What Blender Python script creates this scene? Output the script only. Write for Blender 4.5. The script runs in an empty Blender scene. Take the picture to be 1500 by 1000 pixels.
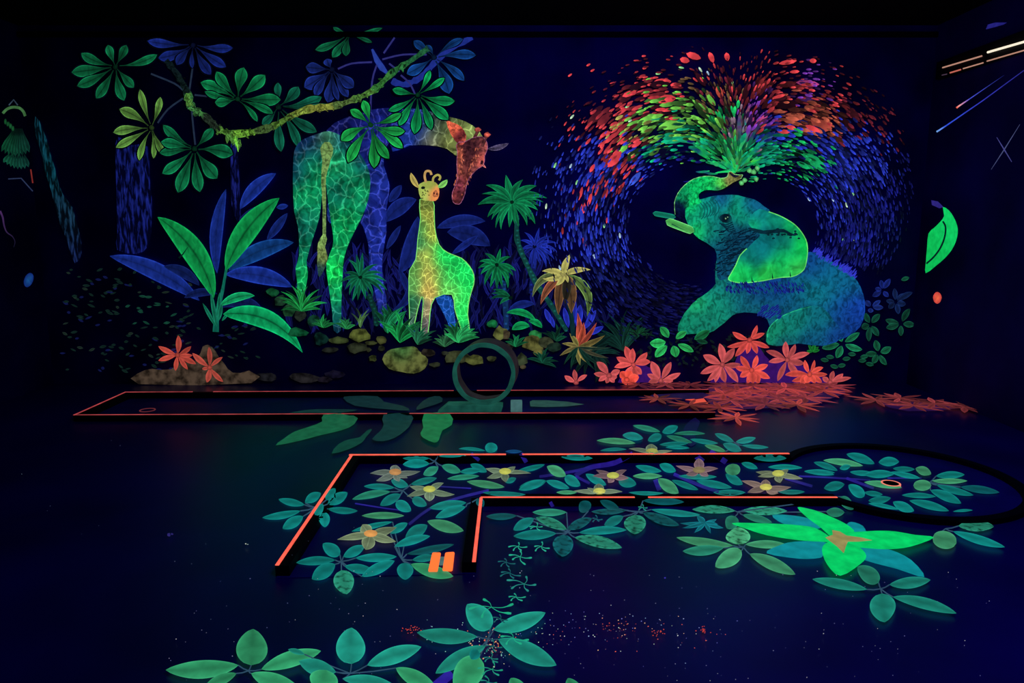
# Blacklight mini-golf room: fluorescent jungle mural, painted floor, neon-edged golf lanes.
# Fluorescent paint really gives off visible light under UV lamps, so the paints emit; the rest is lit by violet UV lamps.
import bpy, math, random
from mathutils import Vector
from mathutils.geometry import delaunay_2d_cdt
random.seed(7)
sc = bpy.context.scene
col = sc.collection

# ------------------------------------------------------------------ camera and pixel -> place
F = 1083.0; H = 1.5; VX, VY = 750.0, 323.0
PITCH = math.atan((500 - VY) / F)
CP, SP = math.cos(PITCH), math.sin(PITCH)
def ray(px, py):
    x = (px - 750) / F; v = (500 - py) / F
    return Vector((x, CP + v * SP, -SP + v * CP))
def on_floor(px, py, off=0.0):
    d = ray(px, py); t = (off - H) / d.z
    return Vector((0, 0, H)) + d * t
D = on_floor(750, 562).y
def on_wall(px, py, off=0.0):
    d = ray(px, py); t = (D - off) / d.y
    return Vector((0, 0, H)) + d * t
XR = on_wall(1342, 400).x; XL = on_wall(52, 300).x
def on_right(px, py, off=0.0):
    d = ray(px, py); t = (XR - off) / d.x
    return Vector((0, 0, H)) + d * t
def on_left(px, py, off=0.0):
    d = ray(px, py); t = (XL + off) / d.x
    return Vector((0, 0, H)) + d * t
ZC = on_wall(750, 37).z          # ceiling height

cam = bpy.data.cameras.new('camera'); co = bpy.data.objects.new('camera', cam); col.objects.link(co)
cam.sensor_width = 36; cam.lens = 36 * F / 1500; cam.clip_start = .05
co.location = (0, 0, H); co.rotation_euler = (math.pi / 2 - PITCH, 0, 0)
sc.camera = co
sc.view_settings.view_transform = 'Standard'; sc.view_settings.look = 'None'
sc.view_settings.exposure = 0; sc.view_settings.gamma = 1; sc.view_settings.use_curve_mapping = False

# ------------------------------------------------------------------ materials
def lin(c):
    o = []
    for v in c[:3]:
        v = max(0, min(255, v)) / 255
        o.append(v / 12.92 if v <= .04045 else ((v + .055) / 1.055) ** 2.4)
    return tuple(o)
def nodes(name):
    m = bpy.data.materials.new(name); m.use_nodes = True
    nt = m.node_tree; b = nt.nodes['Principled BSDF']
    return m, nt, b
def N(nt, t, **kw):
    n = nt.nodes.new(t)
    for k, v in kw.items(): setattr(n, k, v)
    return n
def plain(name, rgb, rough=.6, em=None, es=0, spec=.5, metal=0, noise=0, scale=20):
    m, nt, b = nodes(name)
    b.inputs['Base Color'].default_value = (*lin(rgb), 1); b.inputs['Roughness'].default_value = rough
    b.inputs['Specular IOR Level'].default_value = spec; b.inputs['Metallic'].default_value = metal
    if em: b.inputs['Emission Color'].default_value = (*lin(em), 1); b.inputs['Emission Strength'].default_value = es
    if noise:
        n = N(nt, 'ShaderNodeTexNoise'); n.inputs['Scale'].default_value = scale; n.inputs['Detail'].default_value = 6
        tc = N(nt, 'ShaderNodeTexCoord'); nt.links.new(tc.outputs['Object'], n.inputs['Vector'])
        mr = N(nt, 'ShaderNodeMapRange'); mr.inputs[1].default_value = .3; mr.inputs[2].default_value = .7
        mr.inputs[3].default_value = 1 - noise; mr.inputs[4].default_value = 1 + noise
        nt.links.new(n.outputs['Fac'], mr.inputs[0])
        for sock in (['Emission Color'] if em else ['Base Color']):
            vm = N(nt, 'ShaderNodeVectorMath', operation='SCALE')
            vm.inputs[0].default_value = lin(em if em else rgb)
            nt.links.new(mr.outputs[0], vm.inputs['Scale']); nt.links.new(vm.outputs[0], b.inputs[sock])
    return m
def paint_mat(name, kind='flat', scale=30, stretch=(1, 1, 1), lo=.8, hi=1.15, rot=0, p0=.3, p1=.7, rough=.5, dist=0):
    """fluorescent paint: pigment colour per brush shape (attribute Col) broken up by brushwork"""
    m, nt, b = nodes(name); L = nt.links
    at = N(nt, 'ShaderNodeAttribute', attribute_name='Col')
    tc = N(nt, 'ShaderNodeTexCoord'); mp = N(nt, 'ShaderNodeMapping')
    mp.inputs['Scale'].default_value = stretch; mp.inputs['Rotation'].default_value = (0, rot, 0)
    L.new(tc.outputs['Object'], mp.inputs['Vector'])
    no = N(nt, 'ShaderNodeTexNoise'); no.inputs['Scale'].default_value = scale; no.inputs['Detail'].default_value = 5; no.inputs['Distortion'].default_value = dist
    L.new(mp.outputs[0], no.inputs['Vector'])
    mr = N(nt, 'ShaderNodeMapRange')
    for i, v in ((1, p0), (2, p1), (3, lo), (4, hi)): mr.inputs[i].default_value = v
    L.new(no.outputs['Fac'], mr.inputs[0])
    vm = N(nt, 'ShaderNodeVectorMath', operation='SCALE')
    L.new(at.outputs['Color'], vm.inputs[0]); L.new(mr.outputs[0], vm.inputs['Scale'])
    out = vm.outputs[0]
    if kind == 'hide':            # giraffe hide: net of pale lines round darker patches
        n2 = N(nt, 'ShaderNodeTexNoise'); n2.inputs['Scale'].default_value = 7; n2.inputs['Detail'].default_value = 3
        L.new(tc.outputs['Object'], n2.inputs['Vector'])
        mx = N(nt, 'ShaderNodeMix', data_type='RGBA', blend_type='LINEAR_LIGHT'); mx.inputs[0].default_value = .07
        L.new(tc.outputs['Object'], mx.inputs[6]); L.new(n2.outputs['Color'], mx.inputs[7])
        vo = N(nt, 'ShaderNodeTexVoronoi', feature='DISTANCE_TO_EDGE'); vo.inputs['Scale'].default_value = 1
        vo.voronoi_dimensions = '2D'
        mp2 = N(nt, 'ShaderNodeMapping'); mp2.inputs['Rotation'].default_value = (math.pi / 2, 0, 0)
        mp2.inputs['Scale'].default_value = (scale_h[0], 1, scale_h[1])
        # object X,Z -> voronoi plane
        sp = N(nt, 'ShaderNodeSeparateXYZ'); L.new(mx.outputs[2], sp.inputs[0])
        cb = N(nt, 'ShaderNodeCombineXYZ')
        a = N(nt, 'ShaderNodeMath', operation='MULTIPLY'); a.inputs[1].default_value = scale_h[0]
        c = N(nt, 'ShaderNodeMath', operation='MULTIPLY'); c.inputs[1].default_value = scale_h[1]
        L.new(sp.outputs[0], a.inputs[0]); L.new(sp.outputs[2], c.inputs[0])
        L.new(a.outputs[0], cb.inputs[0]); L.new(c.outputs[0], cb.inputs[1]); L.new(cb.outputs[0], vo.inputs['Vector'])
        nt.nodes.remove(mp2)
        e = N(nt, 'ShaderNodeMapRange'); e.inputs[1].default_value = .01; e.inputs[2].default_value = .085
        e.inputs[3].default_value = 1.75; e.inputs[4].default_value = .78
        L.new(vo.outputs['Distance'], e.inputs[0])
        v2 = N(nt, 'ShaderNodeVectorMath', operation='SCALE'); L.new(out, v2.inputs[0]); L.new(e.outputs[0], v2.inputs['Scale'])
        e2 = N(nt, 'ShaderNodeMapRange'); e2.inputs[1].default_value = .02; e2.inputs[2].default_value = .1
        e2.inputs[3].default_value = .018; e2.inputs[4].default_value = 0
        L.new(vo.outputs['Distance'], e2.inputs[0])
        v3 = N(nt, 'ShaderNodeVectorMath', operation='ADD'); L.new(v2.outputs[0], v3.inputs[0]); L.new(e2.outputs[0], v3.inputs[1])
        out = v3.outputs[0]
    L.new(out, b.inputs['Emission Color']); b.inputs['Emission Strength'].default_value = 1
    b.inputs['Base Color'].default_value = (.004, .004, .01, 1); b.inputs['Roughness'].default_value = rough
    b.inputs['Specular IOR Level'].default_value = .25
    return m
scale_h = (12.5, 9.5)
M_FLAT = paint_mat('fluorescent_paint', scale=22, lo=.78, hi=1.18)
M_LEAF = paint_mat('fluorescent_leaf_paint', scale=13, stretch=(1.6, 1, 1), lo=.6, hi=1.25, dist=.6)
M_HIDE = paint_mat('fluorescent_hide_paint', 'hide', scale=11, lo=.4, hi=1.35, dist=1, p0=.36, p1=.62)
scale_h = (19, 15)
M_HIDE2 = paint_mat('fluorescent_calf_paint', 'hide', scale=16, lo=.6, hi=1.3, dist=1)
M_SKIN = paint_mat('fluorescent_wrinkled_paint', scale=17, stretch=(1.3, 1, 1), rot=.7, lo=.45, hi=1.18, p0=.36, p1=.58, dist=1.4)
M_EAR = paint_mat('fluorescent_ear_paint', scale=9, lo=.62, hi=1.2, p0=.35, p1=.6, dist=1)
M_BARK = paint_mat('fluorescent_bark_paint', scale=16, stretch=(2.6, 1, .5), lo=.06, hi=1.5, p0=.46, p1=.74, dist=.5)
M_MOSS = paint_mat('fluorescent_moss_paint', scale=32, lo=.35, hi=1.45, p0=.36, p1=.62, dist=.8)
M_ROCK = paint_mat('fluorescent_rock_paint', scale=12, lo=.25, hi=1.4, p0=.38, p1=.6)
M_FLOORP = paint_mat('floor_paint', scale=14, lo=.72, hi=1.2, rough=.45)
M_WORN = paint_mat('worn_floor_paint', scale=30, lo=.3, hi=1.25, p0=.36, p1=.5, rough=.45)
M_WALL = plain('dark_wall_paint', (26, 8, 112), .85, noise=.5, scale=2, spec=.2)
M_SIDE = plain('night_blue_wall_paint', (26, 14, 100), .85, noise=.5, scale=1.5, spec=.2)
M_CEIL = plain('black_ceiling_paint', (12, 12, 18), .95, spec=.1)
M_TRIM = plain('matt_black_wood', (9, 9, 11), .8, spec=.2, noise=.3)
M_FLOOR = plain('sealed_dark_floor', (38, 14, 118), .36, noise=.35, scale=1.3, spec=.32)
M_TURF = plain('dark_violet_lane_felt', (44, 16, 130), .6, noise=.35, scale=3, spec=.3)
M_TAPE = plain('neon_orange_paint', (120, 30, 20), .5, em=(255, 98, 78), es=1.1, noise=.22, scale=14)
M_TAPE2 = plain('worn_coral_paint', (90, 20, 20), .5, em=(180, 68, 72), es=.8, noise=.35, scale=9)
M_TEE = plain('bright_orange_rubber', (160, 60, 20), .5, em=(255, 112, 50), es=1.25)
M_TEE2 = plain('coral_rubber', (150, 50, 30), .5, em=(225, 82, 62), es=1.0)
M_LOOP = plain('worn_teal_loop_paint', (20, 60, 60), .6, em=(24, 80, 68), es=.75, noise=.35, scale=12)
M_LOOPO = plain('dull_red_loop_paint', (50, 20, 30), .7, em=(38, 34, 38), es=.6, noise=.5, scale=9)
M_WHITE = plain('pale_worn_plastic', (70, 110, 110), .5, em=(70, 112, 108), es=.8, noise=.2)
M_BLACK = plain('black_hole', (4, 4, 5), .9, spec=.1)
M_TUBE = plain('lit_tube', (200, 195, 180), .5, em=(245, 232, 205), es=1.1)
M_TUBE2 = plain('dim_peach_tube', (120, 80, 70), .5, em=(190, 140, 120), es=.9)
M_SILVER = plain('dark_metal_housing', (30, 30, 34), .4, metal=.8)

# ------------------------------------------------------------------ object helpers
def tagit(o, label=None, cat=None, group=None, kind=None):
    if label: o['label'] = label
    if cat: o['category'] = cat
    if group: o['group'] = group
    if kind: o['kind'] = kind
    return o
def wloc(o):
    v = Vector(o.location)
    while o.parent: o = o.parent; v = v + Vector(o.location)
    return v
def link_mesh(name, verts, faces, mat, parent=None, cols=None, origin=None, smooth=False):
    if origin is None:
        n = max(1, len(verts)); origin = Vector((sum(v[0] for v in verts) / n, sum(v[1] for v in verts) / n, sum(v[2] for v in verts) / n))
    me = bpy.data.meshes.new(name)
    me.from_pydata([tuple(Vector(v) - origin) for v in verts], [], faces)
    if cols is not None:
        ca = me.color_attributes.new('Col', 'FLOAT_COLOR', 'POINT')
        flat = []
        for c in cols: flat.extend((*c, 1.0))
        ca.data.foreach_set('color', flat)
    if smooth:
        for p in me.polygons: p.use_smooth = True
    for m in (mat if isinstance(mat, list) else [mat]): me.materials.append(m)
    me.update()
    o = bpy.data.objects.new(name, me); col.objects.link(o)
    if parent: o.parent = parent; o.location = origin - wloc(parent)
    else: o.location = origin
    return o
def empty(name, loc, label, cat, group=None):
    o = bpy.data.objects.new(name, None); col.objects.link(o); o.location = loc; o.empty_display_size = .1
    return tagit(o, label, cat, group)
def box(vs, fs, a, b):
    n = len(vs); x0, y0, z0 = a; x1, y1, z1 = b
    vs += [(x0, y0, z0), (x1, y0, z0), (x1, y1, z0), (x0, y1, z0), (x0, y0, z1), (x1, y0, z1), (x1, y1, z1), (x0, y1, z1)]
    fs += [(n, n + 3, n + 2, n + 1), (n + 4, n + 5, n + 6, n + 7), (n, n + 1, n + 5, n + 4), (n + 1, n + 2, n + 6, n + 5), (n + 2, n + 3, n + 7, n + 6), (n + 3, n, n + 4, n + 7)]
def prism(vs, fs, quad, z0, z1):     # quad/polygon of xy points, counter-clockwise
    n = len(vs); k = len(quad)
    vs += [(p[0], p[1], z0) for p in quad] + [(p[0], p[1], z1) for p in quad]
    fs += [tuple(range(n + k - 1, n - 1, -1)), tuple(range(n + k, n + 2 * k))]
    for i in range(k): j = (i + 1) % k; fs.append((n + i, n + j, n + k + j, n + k + i))

# ------------------------------------------------------------------ painting helpers (brush shapes laid on a wall or the floor)
OFF = {'w': .002, 'f': .004, 'r': .002, 'l': .002}
PL = {'w': on_wall, 'f': on_floor, 'r': on_right, 'l': on_left}
def on_ground(px, py, off=0.0):
    """floor paint runs on over the low rails: their tops and near faces"""
    for A, B, d, n, L, w, za in RAILS:
        p = on_floor(px, py, za + off * .3 + .0004); r = p - A; u = r.dot(d); v = r.dot(n)
        if -.002 <= u <= L + .002 and -.001 <= v <= w + .001: return p
        for v0, sg in ((0, -1), (w, 1)):
            pl = A + n * (v0 + sg * (off * .3 + .0004)); rd = ray(px, py); o = Vector((0, 0, H)); dn = rd.dot(n)
            if dn * sg >= 0: continue
            p = o + rd * ((pl - o).dot(n) / dn); u = (p - A).dot(d)
            if 0 <= u <= L and off < p.z <= za + .001: return p
    return on_floor(px, py, off)
RAILS = []
PL['f'] = on_ground
class Paint:
    def __init__(s, plane='w'):
        s.p = plane; s.v = []; s.f = []; s.c = []; s.d = OFF[plane]; s.m = s.d
    def step(s, k=.00002): s.d += k
    def add(s, pts, faces, cols):
        n = len(s.v)
        s.v += [PL[s.p](x, y, s.d) for x, y in pts]; s.c += [lin(c) for c in cols]
        s.f += [tuple(n + i for i in f) for f in faces]
        s.m = max(s.m, s.d); s.step()
    def build(s, name, mat=None, parent=None):
        OFF[s.p] = max(s.m, s.d) + .00003
        return link_mesh(name, s.v, s.f, mat or M_FLAT, parent, s.c)
    # --- shapes
    def leaf(s, bx, by, tx, ty, w, c, edge=1.5, vein=.5, bend=0, shape='ell', n=10):
        dx, dy = tx - bx, ty - by; L = math.hypot(dx, dy) or 1; ux, uy = dx / L, dy / L; nx, ny = -uy, ux
        pts = []; cols = []; faces = []
        ce = tuple(min(255, v * edge + 6) for v in c); cv = tuple(v * vein for v in c)
        cd = tuple(v * .86 for v in c)
        for i in range(n + 1):
            t = i / n
            if shape == 'ell': k = math.sin(math.pi * min(1, max(0, t))) ** .72
            elif shape == 'spat': k = max(.1 * (1 - t), math.sin(math.pi * t ** 2) ** .85) if t < 1 else 0
            elif shape == 'blade': k = (1 - t) ** .75 * min(1, .35 + t * 4)
            elif shape == 'lan': k = math.sin(math.pi * t ** .75) ** .9 if t < 1 else 0
            elif shape == 'petal': k = math.sin(math.pi * t ** 1.15) ** .8 * (1 if t < .97 else .5) if t < 1 else 0
            elif shape == 'ovate': k = math.sin(math.pi * t ** .82) ** .62 if t < 1 else 0
            elif shape == 'rod': k = math.sqrt(max(0, 1 - abs(2 * t - 1) ** 7))
            elif shape == 'round': k = math.sqrt(max(0, 1 - (2 * t - 1) ** 2))
            else: k = math.sin(math.pi * t)
            k = max(k, .02) * w / 2; g = .45 + .52 * min(1, t * 1.4) if shape == 'spat' else 1
            off = bend * L * 4 * t * (1 - t)
            # slope of the bend turns the cross direction
            sl = bend * 4 * (1 - 2 * t); ml = math.hypot(1, sl)
            cx = bx + ux * L * t + nx * off; cy = by + uy * L * t + ny * off
            qx = (nx - ux * sl) / ml; qy = (ny - uy * sl) / ml
            for r, cc in ((-1, ce), (-.8, c), (-.15, cd), (0, cv), (.15, cd), (.8, c), (1, ce)):
                pts.append((cx + qx * k * r, cy + qy * k * r)); cols.append(tuple(v * g for v in cc))
        for i in range(n):
            for j in range(6):
                a = i * 7 + j; faces.append((a, a + 1, a + 8, a + 7))
        s.add(pts, faces, cols)
    def stroke(s, pts, w, c, c2=None, taper=True):
        """ribbon along points; w may be a list"""
        n = len(pts); P = []; C = []; Fc = []
        for i, (x, y) in enumerate(pts):
            a = pts[max(0, i - 1)]; b = pts[min(n - 1, i + 1)]
            dx, dy = b[0] - a[0], b[1] - a[1]; L = math.hypot(dx, dy) or 1
            ww = (w[i] if isinstance(w, (list, tuple)) else w * ((1 - .8 * i / (n - 1)) if taper else 1)) / 2
            P += [(x - dy / L * ww, y + dx / L * ww), (x + dy / L * ww, y - dx / L * ww)]
            cc = c if c2 is None else tuple(c[k] + (c2[k] - c[k]) * i / (n - 1) for k in range(3))
            if isinstance(c, list): cc = c[i]
            C += [cc, cc]
        for i in range(n - 1): Fc.append((2 * i, 2 * i + 1, 2 * i + 3, 2 * i + 2))
        s.add(P, Fc, C)
    def drop(s, x, y, ang, L, w, c):
        ca, sa = math.cos(ang), math.sin(ang)
        P = []; C = []
        for t, k in ((-.5, .15), (-.3, .75), (0, 1), (.3, .8), (.5, .1)):
            for r in (-1, 1):
                u = t * L; v = r * k * w / 2
                P.append((x + u * ca - v * sa, y + u * sa + v * ca)); C.append(tuple(q * (1.1 if t > 0 else .85) for q in c))
        s.add(P, [(2 * i, 2 * i + 1, 2 * i + 3, 2 * i + 2) for i in range(4)], C)
    def blob(s, x, y, rx, ry, c, n=9, jit=.18, rot=0, c2=None):
        P = [(x, y)]; C = [c]; c2 = c2 or tuple(v * .6 for v in c)
        cr, sr = math.cos(rot), math.sin(rot)
        for i in range(n):
            a = i * 2 * math.pi / n; k = 1 + random.uniform(-jit, jit)
            u, v = math.cos(a) * rx * k, math.sin(a) * ry * k
            P.append((x + u * cr - v * sr, y + u * sr + v * cr)); C.append(c2)
        s.add(P, [(0, 1 + i, 1 + (i + 1) % n) for i in range(n)], C)
    def poly(s, pts, colf, step=5, smooth=2, rough=0):
        if smooth: pts = catmull(pts, smooth)
        if rough: pts = [(x + random.uniform(-rough, rough), y + random.uniform(-rough, rough)) for x, y in pts]
        if isinstance(colf, tuple):
            cc = colf; colf = lambda x, y: cc
        vs = [Vector(p) for p in pts]; nb = len(vs)
        x0 = min(p[0] for p in pts); x1 = max(p[0] for p in pts); y0 = min(p[1] for p in pts); y1 = max(p[1] for p in pts)
        y = y0 + step * .5; r = 0
        while y < y1:
            x = x0 + step * (.5 if r % 2 else .25)
            while x < x1:
                if inside(x, y, pts): vs.append(Vector((x + random.uniform(-.1, .1), y + random.uniform(-.1, .1))))
                x += step
            y += step; r += 1
        ov, oe, of, *_ = delaunay_2d_cdt(vs, [], [list(range(nb))], 1, 1e-5)
        s.add([(v.x, v.y) for v in ov], [tuple(f) for f in of], [colf(v.x, v.y) for v in ov])
    def outline(s, pts, w, c, smooth=2, closed=True):
        q = catmull(pts, smooth, closed)
        if closed: q = q + [q[0]]
        s.stroke(q, w, c, taper=False)
def inside(x, y, P):
    r = False; j = len(P) - 1
    for i in range(len(P)):
        if (P[i][1] > y) != (P[j][1] > y) and x < (P[j][0] - P[i][0]) * (y - P[i][1]) / (P[j][1] - P[i][1]) + P[i][0]: r = not r
        j = i
    return r
def catmull(P, k, closed=True):
    n = len(P); out = []
    for i in range(n if closed else n - 1):
        g = (lambda q: P[q % n]) if closed else (lambda q: P[max(0, min(n - 1, q))])
        a, b, c, d = g(i - 1), g(i), g(i + 1), g(i + 2)
        for j in range(k):
            t = j / k
            out.append(tuple(.5 * (2 * b[m] + (c[m] - a[m]) * t + (2 * a[m] - 5 * b[m] + 4 * c[m] - d[m]) * t * t + (3 * b[m] - a[m] - 3 * c[m] + d[m]) * t ** 3) for m in (0, 1)))
    if not closed: out.append(P[-1])
    return out
def field(anch, jit=0):
    """pigment mixed between named spots of a painted figure"""
    def f(x, y):
        W = 1e-9; R = [0, 0, 0]
        for ax, ay, s, c in anch:
            w = math.exp(-((x - ax) ** 2 + (y - ay) ** 2) / (2 * s * s)) + 1e-5 / (1 + (x - ax) ** 2 + (y - ay) ** 2)
            W += w
            for k in range(3): R[k] += c[k] * w
        q = 1 + random.uniform(-jit, jit)
        return tuple(v / W * q for v in R)
    return f
def fan(P, c, tips, w, rgb, shape='spat', gap=.1, wj=.15, **kw):
    for t in tips:
        ww = t[2] if len(t) > 2 else w
        x0 = c[0] + (t[0] - c[0]) * gap; y0 = c[1] + (t[1] - c[1]) * gap
        q = random.uniform(.85, 1.12)
        wl = ww * (.92 if shape == 'spat' else 1) * random.uniform(1 - wj, 1 + wj); bn = random.uniform(-.07, .07)
        if shape == 'spat':      # dark painted border that sets each leaf off
            ex, ey = t[0] - x0, t[1] - y0; P.leaf(x0, y0, x0 + ex * 1.04, y0 + ey * 1.04, wl + 4, (2, 4, 16), shape=shape, bend=bn, n=12, edge=1, vein=1)
        P.leaf(x0, y0, t[0], t[1], wl, tuple(v * q for v in rgb), shape=shape, bend=bn, edge=kw.get('edge', 1.5), vein=kw.get('vein', .45), n=14)

# ------------------------------------------------------------------ room shell
def quad(name, pts, mat):
    o = link_mesh(name, pts, [tuple(range(len(pts)))], mat); o['kind'] = 'structure'; return o
YB = -1.2
def slab(name, a, b, mat):
    v, f = [], []; box(v, f, a, b); o = link_mesh(name, v, f, mat); o['kind'] = 'structure'; return o
slab('floor', (XL - .1, YB, -.1), (XR + .1, D + .1, 0), M_FLOOR)
slab('wall_back', (XL - .1, D, 0), (XR + .1, D + .1, ZC), M_WALL)
slab('wall_right', (XR, YB, 0), (XR + .1, D, ZC), M_SIDE)
slab('wall_left', (XL - .1, YB, 0), (XL, D, ZC), M_SIDE)
slab('wall_front', (XL - .1, YB - .1, 0), (XR + .1, YB, ZC), M_SIDE)
slab('ceiling', (XL - .1, YB - .1, ZC), (XR + .1, D + .1, ZC + .1), M_CEIL)
zt = on_wall(750, 55).z; zt2 = on_wall(750, 47).z
slab('trim_1', (XL, D - .02, zt), (XR, D, zt2), M_TRIM)

# ------------------------------------------------------------------ THE MURAL
mural = empty('jungle_mural', (0, D, 0), 'blacklight wall mural of giraffes, jungle plants and an elephant spraying rainbow water', 'mural')
def part(P, name, mat=None, label=None, parent=None):
    o = P.build(name, mat, parent or mural)
    if label: o['label'] = label
    return o

# dark ground and earth under the plants
P = Paint()
for k in range(240):
    x = random.uniform(95, 380); y = random.uniform(395, 548) - max(0, x - 260) * .15
    if x > 285 and y < 470: continue
    d = random.random()
    c = (14, 34, 30) if d < .6 else (16, 22, 70) if d < .85 else (26, 40, 34)
    if abs(x - 215) < 35 and abs(y - 455) < 22: c = (18, 62, 48)
    P.leaf(x, y, x + random.uniform(5, 12) * random.choice((-1, 1)), y + random.uniform(-5, 3), random.uniform(2, 4), c, n=4)
part(P, 'painted_undergrowth', M_FLAT, 'dim speckled green and blue bush low on the left')
P = Paint()
for k in range(420):
    x = random.uniform(425, 900); y = random.uniform(385, 492)
    if x > 790 and y < 430: continue
    if x > 860 and y < 455: continue
    L = random.uniform(18, 46); a = -math.pi / 2 + random.uniform(-.7, .7)
    q = random.uniform(.3, 1)
    P.leaf(x, y, x + L * math.cos(a), y + L * math.sin(a), random.uniform(2.5, 6), (20 * q, 24 * q, 104 * q), bend=random.uniform(-.15, .15), n=5)
part(P, 'painted_thicket', M_FLAT, 'deep blue grassy thicket behind the giraffe legs')

# tree trunks
P = Paint()
P.poly([(170, 232), (171, 300), (172, 340), (171, 366), (200, 372), (218, 360), (222, 320), (220, 260), (216, 215), (190, 212), (172, 200)], (22, 32, 112), step=8, rough=1)
part(P, 'painted_tree_trunk', M_BARK, 'broad blue bark-streaked trunk behind the yellow-green leaves')
P = Paint()
P.poly([(338, 215), (345, 190), (350, 240), (351, 290), (353, 322), (348, 325), (340, 300), (338, 260)], (26, 34, 116), step=6, rough=1)
part(P, 'painted_tree_trunk', M_BARK, 'thin blue edge of a trunk right of the banana plant')
P = Paint()
P.poly([(52, 170), (64, 190), (70, 210), (77, 235), (84, 262), (92, 285), (106, 305), (116, 340), (120, 370), (109, 386), (98, 352), (88, 330), (80, 300), (75, 280), (66, 250), (58, 215), (52, 198)],
       field([(60, 190, 25, (16, 66, 84)), (75, 240, 25, (14, 70, 86)), (100, 330, 30, (24, 56, 80)), (110, 370, 20, (24, 34, 90))]), step=6, rough=.8)
part(P, 'painted_tree_trunk', M_BARK, 'leaning teal trunk at the far left corner')

P = Paint()
P.stroke(catmull([(692, 55), (662, 70), (640, 88), (622, 108), (604, 120), (588, 124), (574, 118)], 4, False), [8 + random.uniform(-2, 3) for _ in range(25)], (28, 44, 130))
part(P, 'painted_branch', M_FLAT, 'thick blue branch at the top right of the canopy')
P = Paint(); P.stroke([(545, 72), (552, 88), (560, 100), (568, 108)], [3, 8, 9, 3], (38, 60, 150))
for a in ([(495, 101), (515, 93), (545, 91)], [(560, 87), (590, 80), (625, 80)], [(552, 95), (545, 120), (542, 175)], [(578, 55), (562, 78)], [(587, 110), (600, 122), (608, 138)], [(570, 93), (585, 105)],
          [(282, 100), (277, 135)], [(221, 108), (255, 122), (268, 132)], [(231, 180), (246, 160), (268, 144)], [(280, 152), (283, 185), (286, 212)], [(285, 139), (312, 142)]):
    P.stroke(catmull(a, 3, False), 2.6, (30, 42, 62) if a[0][0] < 400 else (44, 44, 110), taper=False)
part(P, 'painted_twigs', M_FLAT, 'thin dim twigs joining the leaf clusters')

# hand-shaped leaf clusters in the canopy
def canopy(c, tips, w, rgb, label, **kw):
    P = Paint(); fan(P, c, tips, w, rgb, **kw)
    P.blob(c[0], c[1], 4, 4, tuple(v * .4 for v in rgb)); part(P, 'painted_leaf_cluster', M_LEAF, label)
canopy((283, 66), [(216, 60), (232, 85, 17), (259, 95), (282, 100, 7), (309, 109, 16), (331, 98), (341, 70)], 13, (20, 36, 112), 'blue fan of leaves at the top left', edge=1.3)
canopy((169, 98), [(230, 80, 14), (185, 66), (158, 66), (119, 78, 16), (105, 106, 18), (113, 126, 18), (141, 144, 18), (182, 147, 14), (196, 128, 12)], 14, (12, 96, 58), 'dark green leaf cluster at the upper left end')
canopy((222, 187), [(205, 131, 12), (235, 142, 12), (175, 160, 17), (166, 194, 15), (170, 216, 12), (204, 235, 11), (225, 232, 9), (240, 226, 11)], 12, (92, 142, 62), 'yellow-green leaf cluster')
canopy((285, 218), [(239, 183, 15), (312, 188, 14), (341, 226, 19), (318, 261, 19), (293, 281, 19), (261, 282, 23), (238, 254, 15), (234, 224, 15), (236, 208, 14)], 17, (14, 112, 68), 'green leaf cluster hanging below the branch')
canopy((486, 102), [(479, 86, 12), (448, 98, 20), (446, 128, 22), (462, 141, 16), (480, 150, 18), (496, 147, 10), (510, 142, 14), (518, 128, 18)], 16, (24, 42, 122), 'blue leaf cluster above the branch')
canopy((408, 157), [(407, 121, 11), (437, 127, 20), (471, 142, 19), (478, 152, 10), (464, 193, 18), (438, 216, 15), (412, 222, 18), (384, 182, 12)], 16, (12, 88, 66), 'dark green leaf cluster crossed by the branch')
canopy((348, 145), [(294, 121, 16), (300, 134, 12), (315, 150, 14), (317, 105, 18), (357, 99, 20), (388, 110, 19), (411, 146, 20), (400, 166, 12), (377, 178, 9)], 16, (14, 118, 68), 'green leaf cluster above the sagging branch')
canopy((512, 50), [(462, 73, 13), (487, 84, 13), (507, 82, 12), (545, 62, 7), (488, 40, 7), (560, 41, 6)], 12, (12, 92, 58), 'small green leaf cluster cut by the top edge')
canopy((636, 84), [(697, 81, 14), (680, 118, 15), (658, 137, 22), (596, 108, 16), (678, 57, 10), (626, 66, 8), (606, 60, 14)], 15, (16, 62, 128), 'blue leaf cluster at the top above the giraffe neck')

# branches
P = Paint()
br = [(243, 88), (262, 112), (276, 140), (282, 158), (300, 170), (322, 190), (345, 196), (375, 192), (402, 184), (430, 168), (456, 159), (490, 155), (520, 145), (550, 130), (575, 106), (600, 90), (628, 70)]
bc = [(12, 26, 30), (14, 30, 30), (50, 110, 60), (60, 120, 60), (34, 48, 36), (80, 130, 50), (110, 170, 55), (70, 100, 50), (80, 120, 45), (120, 140, 55), (140, 150, 60), (90, 120, 60), (80, 130, 55), (55, 125, 55), (40, 110, 55), (34, 100, 60), (25, 60, 70)]
q = catmull(br, 5, False)
ww = [random.uniform(6, 13) for _ in q]; ww[5:20] = [random.uniform(6, 12) for _ in ww[5:20]]
qc = [tuple(v * .85 for v in bc[min(16, i // 5)]) for i in range(len(q))]
P.stroke(q, ww, qc)
for k in range(150):
    i = random.randrange(6, len(q) - 6); x, y = q[i]; c = qc[i]; m = random.uniform(.4, 1.35)
    P.leaf(x + random.uniform(-4, 4), y + random.uniform(-5, 5), x + random.uniform(-9, 9), y + random.uniform(-6, 8), random.uniform(2, 4.5), tuple(v * m for v in c), n=3)
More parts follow.
